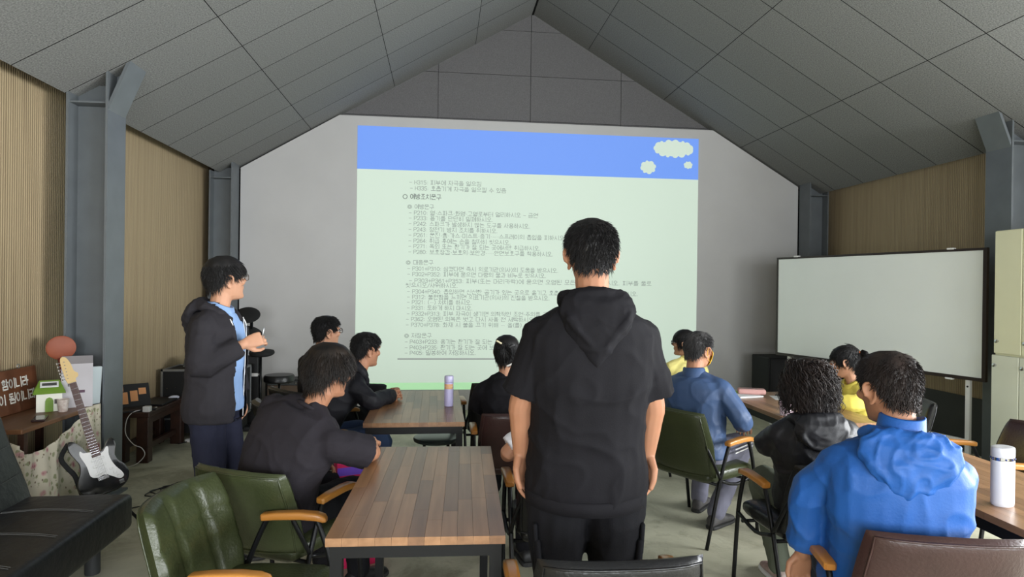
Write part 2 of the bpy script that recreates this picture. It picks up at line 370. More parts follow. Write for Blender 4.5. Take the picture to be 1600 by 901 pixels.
def cloud(cx, cz, rx, rz, n):
    b = MB(); D = .0033
    def disc(x, z, r, d):
        k = 18; b.prism([(x+r*math.cos(2*PI*i/k), z+r*math.sin(2*PI*i/k)) for i in range(k)], d, d+.002, Matrix(((1, 0, 0, 0), (0, 0, -1, 0), (0, 1, 0, 0), (0, 0, 0, 1))))
    k = 26
    b.prism([(rx*.86*math.cos(2*PI*i/k), rz*.86*math.sin(2*PI*i/k)) for i in range(k)], D, D+.002, Matrix(((1, 0, 0, 0), (0, 0, -1, 0), (0, 1, 0, 0), (0, 0, 0, 1))))
    for i in range(n):
        a = 2*PI*i/n+.2; r = rz*(.34+.12*math.sin(i*2.3)); disc((rx-r)*math.cos(a), (rz-r*.9)*math.sin(a), r, D+.0001*(i+1))
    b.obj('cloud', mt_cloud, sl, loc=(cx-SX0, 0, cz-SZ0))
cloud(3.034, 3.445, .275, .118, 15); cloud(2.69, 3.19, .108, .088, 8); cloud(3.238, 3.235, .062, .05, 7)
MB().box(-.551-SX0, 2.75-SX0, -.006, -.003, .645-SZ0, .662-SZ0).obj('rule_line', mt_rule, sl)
LINES = [
("- H315: 피부에 자극을 일으킴",-0.43,2.899,0.92),
("- H335: 호흡기계 자극을 일으킬 수 있음",-0.42,2.824,1.23),
("○ 예방조치문구",-0.51,2.713,0.49),
("◎ 예방문구",-0.45,2.590,0.34),
("- P210: 열·스파크·화염·고열로부터 멀리하시오 - 금연",-0.43,2.513,1.66),
("- P233: 용기를 단단히 밀폐하시오.",-0.43,2.445,1.08),
("- P242: 스파크가 발생하지 않는 도구를 사용하시오.",-0.43,2.373,1.56),
("- P243: 정전기 방지 조치를 취하시오.",-0.43,2.302,1.14),
("- P261: 분진·흄·가스·미스트·증기·…·스프레이의 흡입을 피하시오.",-0.43,2.230,2.03),
("- P264: 취급 후에는 손을 철저히 씻으시오.",-0.43,2.158,1.31),
("- P271: 옥외 또는 환기가 잘 되는 곳에서만 취급하시오.",-0.43,2.088,1.70),
("- P280: 보호장갑·보호의·보안경·…·안면보호구를 착용하시오.",-0.43,2.016,1.87),
("◎ 대응문구",-0.46,1.882,0.35),
("- P301+P310: 삼켰다면 즉시 의료기관(의사)의 도움을 받으시오.",-0.44,1.804,1.95),
("- P302+P352: 피부에 묻으면 다량의 물과 비누로 씻으시오.",-0.44,1.734,1.79),
("- P303+P361+P353: 피부(또는 머리카락)에 묻으면 오염된 모든 의복은 벗으시오. 피부를 물로",-0.42,1.652,3.18),
("씻으시오/샤워하시오.",-0.46,1.592,0.67),
("- P304+P340: 흡입하면 신선한 공기가 있는 곳으로 옮기고 호흡하기 쉬운 자세로 안정을 취하시오.",-0.44,1.513,3.02),
("- P312: 불편함을 느끼면 의료기관(의사)의 진찰을 받으시오.",-0.44,1.444,1.84),
("- P321: (…) 처치를 하시오.",-0.44,1.378,0.83),
("- P331: 토하게 하지 마시오.",-0.44,1.306,0.84),
("- P332+P313: 피부 자극이 생기면 의학적인 조언·주의를 구하시오.",-0.44,1.232,2.03),
("- P362: 오염된 의복은 벗고 다시 사용 전 세탁하시오.",-0.45,1.163,1.66),
("- P370+P378: 화재 시 불을 끄기 위해 … 을(를) 사용하시오.",-0.45,1.091,1.87),
("◎ 저장문구",-0.47,0.952,0.35),
("- P403+P233: 용기는 환기가 잘 되는 곳에 밀폐하여 저장하시오.",-0.46,0.875,1.93),
("- P403+P235: 환기가 잘 되는 곳에 보관하고 저온으로 유지하시오.",-0.46,0.802,1.99),
("- P405: 밀봉하여 저장하시오.",-0.46,0.734,0.91),
]
# thin-stroke lettering: every character is built from pen strokes
def _arc(cx, cy, rx, ry, n=12, a0=0., a1=2*PI): return [(cx+rx*math.cos(a0+(a1-a0)*k/n), cy+ry*math.sin(a0+(a1-a0)*k/n)) for k in range(n+1)]
CON = {'ㄱ': [[(0, 1), (1, 1), (.9, 0)]], 'ㄴ': [[(0, 1), (0, 0), (1, 0)]], 'ㄷ': [[(1, 1), (0, 1), (0, 0), (1, 0)]], 'ㄹ': [[(0, 1), (1, 1), (1, .5), (0, .5), (0, 0), (1, 0)]],
       'ㅁ': [[(0, 0), (0, 1), (1, 1), (1, 0), (0, 0)]], 'ㅂ': [[(0, 1), (0, 0), (1, 0), (1, 1)], [(0, .5), (1, .5)]], 'ㅅ': [[(.5, 1), (.4, .5), (0, 0)], [(.45, .6), (1, 0)]],
       'ㅇ': [_arc(.5, .5, .5, .5)], 'ㅈ': [[(0, 1), (1, 1)], [(.5, 1), (.4, .5), (0, 0)], [(.45, .5), (1, 0)]], 'ㅊ': [[(.3, 1), (.7, 1)], [(0, .78), (1, .78)], [(.5, .78), (.4, .4), (0, 0)], [(.45, .42), (1, 0)]],
       'ㅋ': [[(0, 1), (1, 1), (.9, 0)], [(0, .5), (.95, .5)]], 'ㅌ': [[(1, 1), (0, 1), (0, 0), (1, 0)], [(0, .5), (1, .5)]], 'ㅍ': [[(0, 1), (1, 1)], [(.3, 1), (.3, 0)], [(.7, 1), (.7, 0)], [(0, 0), (1, 0)]],
       'ㅎ': [[(.3, 1), (.7, 1)], [(0, .76), (1, .76)], _arc(.5, .29, .36, .29)]}
DBL = {'ㄲ': 'ㄱㄱ', 'ㄸ': 'ㄷㄷ', 'ㅃ': 'ㅂㅂ', 'ㅆ': 'ㅅㅅ', 'ㅉ': 'ㅈㅈ', 'ㄳ': 'ㄱㅅ', 'ㄵ': 'ㄴㅈ', 'ㄶ': 'ㄴㅎ', 'ㄺ': 'ㄹㄱ', 'ㄻ': 'ㄹㅁ', 'ㄼ': 'ㄹㅂ', 'ㄽ': 'ㄹㅅ', 'ㄾ': 'ㄹㅌ', 'ㄿ': 'ㄹㅍ', 'ㅀ': 'ㄹㅎ', 'ㅄ': 'ㅂㅅ'}
INI = 'ㄱㄲㄴㄷㄸㄹㅁㅂㅃㅅㅆㅇㅈㅉㅊㅋㅌㅍㅎ'; MED = 'ㅏㅐㅑㅒㅓㅔㅕㅖㅗㅘㅙㅚㅛㅜㅝㅞㅟㅠㅡㅢㅣ'; FIN = ' ㄱㄲㄳㄴㄵㄶㄷㄹㄺㄻㄼㄽㄾㄿㅀㅁㅂㅄㅅㅆㅇㅈㅊㅋㅌㅍㅎ'
_b = lambda x: [(x, 0), (x, 1)]
VER = {'ㅏ': [_b(.4), [(.4, .5), (1, .5)]], 'ㅐ': [_b(.2), _b(.9), [(.2, .5), (.9, .5)]], 'ㅑ': [_b(.4), [(.4, .62), (1, .62)], [(.4, .38), (1, .38)]], 'ㅒ': [_b(.2), _b(.9), [(.2, .62), (.9, .62)], [(.2, .38), (.9, .38)]],
       'ㅓ': [_b(.9), [(.1, .5), (.9, .5)]], 'ㅔ': [_b(.55), _b(1), [(0, .5), (.55, .5)]], 'ㅕ': [_b(.9), [(.1, .62), (.9, .62)], [(.1, .38), (.9, .38)]], 'ㅖ': [_b(.55), _b(1), [(0, .62), (.55, .62)], [(0, .38), (.55, .38)]], 'ㅣ': [_b(.8)]}
HOR = {'ㅗ': [[(0, 0), (1, 0)], [(.5, 0), (.5, 1)]], 'ㅛ': [[(0, 0), (1, 0)], [(.33, 0), (.33, 1)], [(.67, 0), (.67, 1)]], 'ㅜ': [[(0, 1), (1, 1)], [(.5, 1), (.5, 0)]], 'ㅠ': [[(0, 1), (1, 1)], [(.33, 1), (.33, 0)], [(.67, 1), (.67, 0)]], 'ㅡ': [[(0, .5), (1, .5)]]}
CMP = {'ㅘ': 'ㅗㅏ', 'ㅙ': 'ㅗㅐ', 'ㅚ': 'ㅗㅣ', 'ㅝ': 'ㅜㅓ', 'ㅞ': 'ㅜㅔ', 'ㅟ': 'ㅜㅣ', 'ㅢ': 'ㅡㅣ'}
LAT = {'H': [_b(0), _b(1), [(0, .5), (1, .5)]], 'P': [[(0, 0), (0, 1), (.8, 1), (1, .88), (1, .6), (.8, .47), (0, .47)]], '0': [_arc(.5, .5, .5, .5)], '1': [[(.2, .8), (.55, 1), (.55, 0)]], '2': [[(0, .78), (.2, 1), (.8, 1), (1, .75), (.9, .5), (0, 0), (1, 0)]],
       '3': [[(0, .85), (.3, 1), (.8, 1), (1, .78), (.75, .53), (.35, .53)], [(.75, .53), (1, .27), (.8, 0), (.2, 0), (0, .16)]], '4': [[(.75, 0), (.75, 1), (0, .3), (1, .3)]], '5': [[(.9, 1), (.15, 1), (.08, .55), (.7, .62), (1, .33), (.75, 0), (.2, 0), (0, .15)]],
       '6': [[(.9, .9), (.6, 1), (.2, .85), (0, .4), (.1, .1), (.5, 0), (.9, .1), (1, .32), (.8, .55), (.4, .6), (.05, .42)]], '7': [[(0, 1), (1, 1), (.4, 0)]], '8': [_arc(.5, .76, .4, .24), _arc(.5, .26, .5, .26)], ':': [[(.45, .62), (.55, .62)], [(.45, .12), (.55, .12)]],
       '+': [[(0, .45), (1, .45)], [(.5, .05), (.5, .85)]], '-': [[(0, .45), (1, .45)]], '(': [[(.8, 1.1), (.35, .75), (.35, .25), (.8, -.1)]], ')': [[(.2, 1.1), (.65, .75), (.65, .25), (.2, -.1)]], '/': [[(0, -.05), (1, 1.05)]], '.': [[(.2, .03), (.4, .03)]], '·': [[(.4, .45), (.6, .45)]],
       '…': [[(.1, .4), (.16, .4)], [(.47, .4), (.53, .4)], [(.84, .4), (.9, .4)]], '○': [_arc(.5, .45, .5, .5, 18)], '◎': [_arc(.5, .45, .5, .5, 18), _arc(.5, .45, .27, .27, 12)]}
ADV = {':': .3, '(': .4, ')': .4, '.': .35, '·': .4, ' ': .42, '/': .5, '…': .9, '-': .55, '○': 1.0, '◎': 1.0, '+': .62}
def _fit(S, x0, y0, x1, y1): return [[(x0+(x1-x0)*a, y0+(y1-y0)*b) for a, b in s] for s in S]
def _con(c, x0, y0, x1, y1):
    if c in DBL:
        m = (x0+x1)/2; g = (x1-x0)*.05; return _fit(CON[DBL[c][0]], x0, y0, m-g, y1)+_fit(CON[DBL[c][1]], m+g, y0, x1, y1)
    return _fit(CON[c], x0, y0, x1, y1)
def glyph(ch):
    k = ord(ch)-0xAC00
    if not 0 <= k < 11172:
        a = ADV.get(ch, .58); return _fit(LAT.get(ch, []), .06*a, .06, .90*a, .86), a
    i, m, f = INI[k//588], MED[(k % 588)//28], FIN[k % 28]; lo = .40 if f != ' ' else .0; S = []
    if f != ' ': S += _con(f, .14, .0, .84, .30)
    if m in VER: S += _con(i, .06, lo+.10, .52, .92)+_fit(VER[m], .60, lo, .94, 1)
    elif m in HOR:
        h = (1-lo); S += _con(i, .18, lo+h*.46, .78, .96)+_fit(HOR[m], .03, lo+h*.06 if m not in 'ㅜㅠ' else lo-.02*h, .95, lo+h*.34)
    else:
        a, b = CMP[m]; h = (1-lo); S += _con(i, .10, lo+h*.48, .55, .95)+_fit(HOR[a], .02, lo+h*.08, .62, lo+h*.36)+_fit(VER[b], .62, lo, .96, 1)
    return S, 1.0
def pen(text, width, height, stroke):
    v = []; f = []; x = 0; SS = []
    for ch in text:
        S, a = glyph(ch); SS += [[(p[0]+x, p[1]) for p in s] for s in S]; x += a*1.06
    sx = width/x
    for s in SS:
        P = [(p[0]*sx, p[1]*height) for p in s]
        for (ax, ay), (bx_, by) in zip(P, P[1:]):
            d = math.hypot(bx_-ax, by-ay) or 1; ux, uy = (bx_-ax)/d, (by-ay)/d; h = stroke/2; nx, ny = -uy*h, ux*h; ex, ey = ux*h*.8, uy*h*.8
            k = len(v); v += [(ax-ex+nx, ay-ey+ny, 0), (ax-ex-nx, ay-ey-ny, 0), (bx_+ex-nx, by+ey-ny, 0), (bx_+ex+nx, by+ey+ny, 0)]; f.append((k, k+1, k+2, k+3))
    m = bpy.data.meshes.new('text_line'); m.from_pydata(v, [], f); m.update(); return m
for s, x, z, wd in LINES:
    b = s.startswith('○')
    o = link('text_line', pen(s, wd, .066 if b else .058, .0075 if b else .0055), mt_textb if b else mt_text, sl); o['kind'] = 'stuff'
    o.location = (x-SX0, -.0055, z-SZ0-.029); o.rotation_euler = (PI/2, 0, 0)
# ------------------------------------------------------------------ tables
def table(name_label, loc, rz, L=1.2, Wd=.6, H=.74, seed=0):
    rnd = random.Random(seed)
    t = thing('work_table', name_label, 'table', loc, rz, 'butcher-block tables with black steel frames')
    top = MB().box(-Wd/2+.002, Wd/2-.002, .002, L-.002, H-.028, H-.012).obj('tabletop', M['stave2'], t)
    n = 11; wst = Wd/n
    for i in range(n):
        y = 0.; first = True
        while y < L-1e-6:
            ln = rnd.uniform(.22, .55) if not first else rnd.uniform(.1, .5); first = False
            y2 = min(L, y+ln); 
            if L-y2 < .08: y2 = L
            b = MB().box(-Wd/2+i*wst+.0004, -Wd/2+(i+1)*wst-.0004, y+.0004, y2-.0004, H-.028, H)
            b.obj('stave', M['stave'] if rnd.random() < .68 else M['stave2'], top); y = y2
    s = .04; x = Wd/2-.012
    for sx in (-1, 1):
        for yy in (.02, L-.02-s):
            MB().box(min(sx*x, sx*(x-s)), max(sx*x, sx*(x-s)), yy, yy+s, 0, H-.028).obj('leg', M['black_metal'], t)
        MB().box(min(sx*x, sx*(x-.03)), max(sx*x, sx*(x-.03)), .06, L-.06, H-.075, H-.028).obj('side_rail', M['black_metal'], t)
    for yy in (.02, L-.05):
        MB().box(-x+s, x-s, yy, yy+.03, H-.075, H-.028).obj('end_rail', M['black_metal'], t)
    return t
table('butcher-block table in the foreground left of the standing man', (-.076, 2.13, 0), math.radians(-2.0), Wd=.6, seed=3)
table('butcher-block table with the lavender bottle, in front of the slide', (-.16, 3.92, 0), math.radians(.5), Wd=.62, seed=8)
table('butcher-block table with papers and pink pencil case, before the whiteboard', (2.56, 3.76, 0), math.radians(0), Wd=.61, seed=21)
table('butcher-block table with the white oval tumbler at the right edge', (2.37, 1.86, 0), math.radians(-3.0), Wd=.62, seed=33)

# ------------------------------------------------------------------ padded armchairs
def pad(w_, h_, t_, curve, tilt, tuft, n=26):
    """leather pad in the x-z plane, bottom at z=0; front face +y"""
    def P(u, v, side):
        x = u*w_/2*math.sqrt(1-.14*v*v*.5)*(1-.04*max(0, v)); z = (v*math.sqrt(1-.18*u*u*.5)+1)/2*h_
        e = max(0., 1-abs(u)**7)**.4*max(0., 1-abs(v)**7)**.4
        th = t_/2*e
        if side > 0 and tuft:
            for s0 in (-.36, .36): th -= .016*math.exp(-((u-s0)/.035)**2)*e
            for s0 in (-.3, .35): th -= .011*math.exp(-((v-s0)/.035)**2)*e*(.4+.6*abs(math.cos(u*4)))
            th += .004*math.sin(u*9)*math.cos(v*7)*e
        y = side*th+curve*(abs(u)**2.4)-tilt*(z/h_)**1.3
        return (x, y, z)
    b = MB(); g = [[0]*(n+1) for _ in range(2)]
    V = []; F = []
    for sd in (1, -1):
        o = len(V)
        for j in range(n+1):
            for i in range(n+1):
                u = -1+2*i/n; v = -1+2*j/n; u = math.sin(u*PI/2)*.35+u*.65; v = math.sin(v*PI/2)*.35+v*.65; V.append(P(u, v, sd))
        for j in range(n):
            for i in range(n):
                q = (o+j*(n+1)+i, o+j*(n+1)+i+1, o+(j+1)*(n+1)+i+1, o+(j+1)*(n+1)+i); F.append(q if sd < 0 else q[::-1])
    b.add(V, F); return b, P
_cache = {}
def chair(label, loc, heading, kind, height=.81, wd=.52):
    """kind: 'green','black','brown'; origin under the seat centre, front +y; heading clockwise from the gable direction"""
    lm = {'green': M['green'], 'black': M['blackleather'], 'brown': M['brown']}[kind]
    t = thing('padded_armchair', label, 'chair', (loc[0], loc[1], 0), -math.radians(heading), 'padded armchairs with wooden arms')
    key = (kind, round(height, 3), round(wd, 3))
    if key in _cache:
        for o in _cache[key].children:
            c = share(o, t)
            for g in o.children: share(g, c)
        return t
    b, P = pad(wd, height-.40, .085, .05, .12, kind == 'green')
    bk = b.obj('backrest', lm, t, True, (0, -.22, .40))
    ring = []
    for k in range(48):
        a = 2*PI*k/48; c, s = math.cos(a), math.sin(a); m = max(abs(c), abs(s)); ring.append(P(c/m*.93 if abs(c) > abs(s) else c/m*.93, s/m*.93, -1))
    ring.append(ring[0]); MB().tube([(x, y-.003, z) for x, y, z in ring], .004, 6, False).obj('piping', lm, bk, True)
    sb = MB(); n = 14
    # seat cushion: rounded slab with a domed top and dipped front roll
    R = []
    for yy, z0, z1, wf in ((-.22, .385, .425, .86), (-.20, .365, .452, .93), (-.1, .36, .462, .97), (.05, .36, .462, 1.), (.17, .362, .458, 1.), (.215, .37, .445, .97), (.232, .385, .43, .93)):
        ring = []
        for k in range(24):
            a = 2*PI*k/24; c, s = math.cos(a), math.sin(a); ex = .35
            ring.append((wd/2*.96*wf*math.copysign(abs(c)**ex, c), yy, (z0+z1)/2+(z1-z0)/2*math.copysign(abs(s)**.6, s)))
        R.append(ring)
    sb.rings(R).obj('seat', lm, t, True)
    xa = wd/2+.018
    for sx in (-1, 1):
        # wooden arm: slab with rounded nose and a gentle drop to the rear
        R = []
        for yy, zz, hw, hh in ((-.108, .618, .014, .010), (-.10, .618, .022, .015), (-.04, .624, .024, .016), (.06, .628, .025, .0165), (.125, .624, .025, .016), (.155, .616, .022, .015), (.165, .611, .013, .009)):
            R.append([(sx*xa+hw*math.copysign(abs(math.cos(q))**.45, math.cos(q)), yy, zz+hh*math.copysign(abs(math.sin(q))**.45, math.sin(q))) for q in [2*PI*(k+.5)/16 for k in range(16)]])
        MB().rings(R).obj('armrest', M['oak'], t, 40)
        MB().tube([(sx*(xa-.005), .245, 0), (sx*xa, .19, .40), (sx*xa, .135, .585), (sx*xa, .118, .612)], .0115, 8, smooth=3).obj('leg', M['black_metal'], t, True)
        MB().tube([(sx*(xa-.005), -.29, 0), (sx*xa, -.17, .40), (sx*xa, -.095, .585), (sx*xa, -.075, .612)], .0115, 8, smooth=3).obj('leg', M['black_metal'], t, True)
        MB().tube([(sx*xa, .192, .385), (sx*xa, .0, .352), (sx*xa, -.17, .40)], .010, 8, smooth=3).obj('side_rail', M['black_metal'], t, True)
        MB().tube([(sx*xa, -.17, .41), (sx*(xa-.01), -.215, .50), (sx*(wd/2-.03), -.255, .62)], .010, 8, smooth=3).obj('back_support', M['black_metal'], t, True)
    MB().tube([(-xa, .15, .352), (xa, .15, .352)], .010, 8).obj('cross_rail', M['black_metal'], t, True)
    MB().tube([(-xa, -.17, .37), (xa, -.17, .37)], .010, 8).obj('cross_rail', M['black_metal'], t, True)
    _cache[key] = t
    return t
chair('olive green leather armchair with tufted back, empty, in the left foreground', (-.665, 2.42), 98, 'green', .82)
chair('olive green leather armchair under the man in the charcoal T-shirt', (-.73, 3.10), 27, 'green', .79)
chair('olive green leather armchair under the man in the slate-blue jacket', (1.73, 4.05), 60, 'green', .83)
chair('black leather armchair directly behind the standing man, back to the camera', (.52, 2.03), 1, 'black', .83)
chair('black leather armchair under the person in white, behind the standing man', (.62, 3.16), 0, 'black', .80)
chair('dark brown leather armchair under the woman with hair clips', (.50, 4.26), 0, 'brown', .79)
chair('black leather armchair, empty, beside the far end of the bottle table', (.46, 5.35), -5, 'black', .82)
chair('black leather armchair under the curly-haired woman in the black hooded jacket', (1.88, 3.05), 0, 'black', .78)
chair('dark brown leather armchair under the man in the bright blue jacket', (1.66, 2.10), 13, 'brown', .83, .53)
chair('dark brown leather armchair, empty, right of the man in blue', (3.25, 3.42), -80, 'brown', .80)
chair('black leather armchair under the woman in yellow with a ponytail', (3.22, 4.38), -85, 'black', .80)
chair('black leather armchair under the woman in yellow with black glasses', (2.12, 5.48), -15, 'black', .80)
chair('black leather armchair under the seated man with glasses on the left', (-.94, 5.10), 48, 'black', .80)
chair('black leather armchair under the man with clasped hands', (-.87, 4.38), 60, 'black', .82)

# round black stool under the second table
t = thing('round_stool', 'low black round stool under the bottle table', 'stool', (-.03, 4.76, 0))
MB().lathe([(.02, .42), (.15, .42), (.168, .428), (.172, .442), (.165, .455), (.14, .461), (.02, .462)], 32).obj('seat', mat('stool_top', (52, 62, 60), rough=.3), t, 40)
for k in range(4):
    a = PI/4+k*PI/2; MB().tube([(.12*math.cos(a), .12*math.sin(a), .42), (.185*math.cos(a), .185*math.sin(a), .0)], .011, 8).obj('leg', M['black_metal'], t, True)
MB().tube([(.15*math.cos(2*PI*k/24), .15*math.sin(2*PI*k/24), .2) for k in range(25)], .007, 6, False).obj('foot_ring', M['black_metal'], t, True)

# ------------------------------------------------------------------ bottles and papers on the tables
t = thing('bottle', 'lavender insulated bottle with yellow label on the second table', 'bottle', (.056, 4.447, .74))
lav = mat('lavender_enamel', (188, 182, 222), rough=.35)
MB().lathe([(.027, 0), (.031, .004), (.032, .02), (.032, .165), (.030, .168)], 28).obj('body', lav, t, 40)
MB().lathe([(.0305, .169), (.032, .172), (.0322, .206), (.029, .214), (.01, .216)], 28).obj('lid', mat('lavender_lid', (200, 196, 230), rough=.3), t, 40)
MB().tube([(.0326*math.cos(a), .0326*math.sin(a), .14) for a in [math.radians(200+10*k) for k in range(13)]], .0006, 6).obj('label_edge', M['paper'], t)
R = []
for k in range(13):
    a = math.radians(205+10*k); R.append([(.0324*math.cos(a), .0324*math.sin(a), .125), (.0328*math.cos(a), .0328*math.sin(a), .125), (.0328*math.cos(a), .0328*math.sin(a), .158), (.0324*math.cos(a), .0324*math.sin(a), .158)])
MB().rings(R).obj('label', mat('yellow_label', (224, 202, 110), rough=.6, col2=(226, 150, 140), vscale=45), t)

t = thing('tumbler', 'white oval tumbler with chrome band at the right edge', 'tumbler', (2.225, 2.275, .74), math.radians(15))
wt = mat('pearl_white', (202, 202, 206), rough=.3)
def oval(prof, rx, ry, n=36): return MB().rings([[(rx*r*math.cos(2*PI*k/n), ry*r*math.sin(2*PI*k/n), z) for k in range(n)] for r, z in prof])
oval([(.9, 0), (.98, .004), (1, .015), (1, .176), (.985, .18)], .047, .036).obj('body', wt, t, 40)
oval([(.97, .1805), (.97, .192)], .047, .036).obj('band', M['chrome'], t, 40)
for k in range(10):
    a = 2*PI*(k+.5)/10
    MB().ell((.0458*math.cos(a), .0352*math.sin(a), .1863), .004, .004, .0045, 8, 5).obj('bead', mat('dark_bead', (60, 70, 120), rough=.2) if k == 0 else bpy.data.materials['dark_bead'], t, True)
oval([(.985, .1925), (1.01, .196), (1.01, .222), (.97, .230), (.8, .2325), (.3, .229)], .047, .036).obj('lid', wt, t, 40)

o = tag(MB().rbox(-.11, .11, -.08, .08, 0, .012, .003, 1).obj('notebook', M['paper'], loc=(2.40, 4.76, .74)), 'white open notebook at the near corner of the papers table', 'notebook'); o.rotation_euler.z = .2
o = tag(MB().rbox(-.10, .10, -.07, .07, 0, .010, .003, 1).obj('booklet', mat('lime_cover', (150, 190, 60), rough=.5), loc=(2.37, 4.90, .7402)), 'lime green booklet behind the white notebook', 'booklet'); o.rotation_euler.z = .1
t = thing('pencil_case', 'dusty pink zipped pencil case lying on the white notebook', 'pencil case', (2.47, 4.80, .7525), -.35)
pk = mat('pink_fabric', (206, 158, 152), rough=.8, bump=.2)
MB().rbox(-.105, .105, -.045, .045, 0, .042, .014, 3).obj('body', pk, t, True)
MB().tube([(-.09, -.02, .0425), (0, -.012, .0435), (.09, -.02, .0425)], .003, 6).obj('zip', M['dark_skirt'], t); MB().rbox(.02, .045, -.03, -.022, .042, .046, .001, 1).obj('zip_pull', M['dark_skirt'], t)
o = tag(MB().box(-.12, .12, -.09, .09, 0, .0015).obj('paper_sheet', M['paper'], loc=(2.70, 4.66, .74)), 'white paper sheets beside the pink pencil case', 'paper'); o.rotation_euler.z = -.25
o = tag(MB().tube([(-.07, 0, .006), (.06, 0, .006), (.072, 0, .006)], [.005, .005, .001], 8).obj('pen', M['black'], loc=(2.72, 4.77, .7416)), 'black pen lying at the edge of the paper sheets', 'pen'); o.rotation_euler.z = .1
t = thing('cup', 'white cup with pink floral print, left of the curly-haired woman', 'cup', (2.31, 4.02, .74))
fl = mat('floral_ceramic', (232, 226, 232), rough=.3, col2=(214, 170, 186), vscale=38)
MB().lathe([(.028, 0), (.034, .003), (.038, .09), (.036, .09), (.031, .01)], 28).obj('body', fl, t, 40)
MB().tube([(.036, 0, .075), (.058, 0, .07), (.062, 0, .045), (.052, 0, .022), (.034, 0, .02)], .005, 8, smooth=3).obj('handle', fl, t, True)

# ------------------------------------------------------------------ whiteboard on its stand
ax, ay = 3.91, 7.01; bx2, by2 = 4.56, 4.83
ang = math.atan2(by2-ay, bx2-ax); Lb = math.hypot(bx2-ax, by2-ay); Z1 = 1.965; Z0 = Z1-1.135
t = thing('whiteboard', 'large whiteboard with dark frame on a wheeled stand at the right wall', 'whiteboard', (ax, ay, 0), ang)
MB().box(.02, Lb-.02, -.008, .012, Z0+.02, Z1-.02).obj('board', M['board'], t)
fr = MB(); fr.box(0, Lb, -.014, .018, Z1-.022, Z1).box(0, Lb, -.014, .018, Z0, Z0+.03).box(0, .022, -.014, .018, Z0+.03, Z1-.022).box(Lb-.03, Lb, -.014, .018, Z0+.03, Z1-.022).obj('frame', M['board_frame'], t)
MB().box(.3, Lb-.7, -.085, -.014, Z0-.004, Z0+.006).obj('pen_tray', M['board_frame'], t)
for x in (.16, Lb-.16):
    MB().box(x-.018, x+.018, .019, .05, .09, Z1-.1).obj('post', M['white'], t)
    MB().box(x-.02, x+.02, -.24, .26, .06, .09).obj('foot', M['white'], t)
    for yy in (-.22, .24): MB().lathe([(.008, -.014), (.027, -.012), (.03, 0), (.027, .012), (.008, .014)], 16, M=Matrix.Translation((x, yy, .03)) @ Matrix.Rotation(PI/2, 4, 'Y')).obj('caster', M['black'], t, 40)
    MB().lathe([(.004, -.004), (.008, -.004), (.008, .002), (.003, .004)], 10, M=Matrix.Translation((x, .018, Z0-.06)) @ Matrix.Rotation(PI/2, 4, 'X')).obj('bolt', M['black'], t)
MB().box(.16, Lb-.16, .022, .046, .28, .31).obj('cross_bar', M['white'], t)
for x in (.28, Lb-.3):
    MB().rbox(x-.03, x+.03, -.02, .022, Z1-.004, Z1+.012, .003, 1).obj('clip', M['white'], t); MB().rbox(x-.03, x+.03, -.02, .022, Z0-.014, Z0+.002, .003, 1).obj('clip', M['white'], t)
o = tag(MB().tube([(0, 0, .008), (.12, 0, .008)], [.008, .008], 10).obj('marker', mat('red_marker', (190, 40, 60), rough=.4)), 'red marker lying in the whiteboard pen tray', 'marker'); q = Matrix.Translation((ax, ay, 0)) @ Matrix.Rotation(ang, 4, 'Z'); o.location = q @ Vector((1.05, -.05, Z0+.0065)); o.rotation_euler.z = ang

# black equipment cabinet under the far end of the whiteboard
t = thing('equipment_cabinet', 'black equipment cabinet under the far left end of the whiteboard', 'cabinet', (3.97, 7.30, 0))
MB().rbox(0, 1.0, 0, .42, .05, .76, .012, 2).obj('body', M['blackmatte'], t)
MB().box(.02, .44, -.012, 0, .07, .74).obj('door', M['black'], t); MB().box(.46, .98, -.012, 0, .07, .74).obj('door', M['black'], t)
MB().box(.443, .457, -.014, .0, .06, .75).obj('door_strip', M['dark_skirt'], t)
MB().rbox(.29, .32, -.02, -.012, .40, .412, .003, 1).obj('badge', M['chrome'], t)
for x in (.05, .95):
    for y in (.05, .37): MB().lathe([(.02, 0), (.025, .05)], 12, (x, y, 0)).obj('foot', M['black'], t)

# cream locker at the right edge
t = thing('locker', 'cream steel locker with small round knobs at the right edge', 'locker', (4.40, 3.62, 0))
Ys = [(.735, .98), (.49, .735), (.245, .49), (0, .245)]
MB().box(.02, .45, 0, .98, 0, 2.08).obj('body', M['cream'], t)
for a, b in Ys:
    for z0, z1, m, kz in ((1.105, 2.075, M['cream'], 1.2), (.08, 1.09, M['cream_low'], 1.01)):
        x0 = 0 if z0 > 1 else -.018
        d = MB().rbox(x0, .02, a+.004, b-.004, z0, z1, .003, 1).obj('door', m, t)
        kn = MB().lathe([(.006, 0), (.006, .012), (.014, .014), (.014, .024), (.004, .027)], 14, M=Matrix.Translation((x0, b-.045, kz)) @ Matrix.Rotation(-PI/2, 4, 'Y')).obj('knob', M['chrome'], d, 40)
MB().box(.03, .45, .01, .97, 0, .06).obj('plinth', M['dark_skirt'], t)

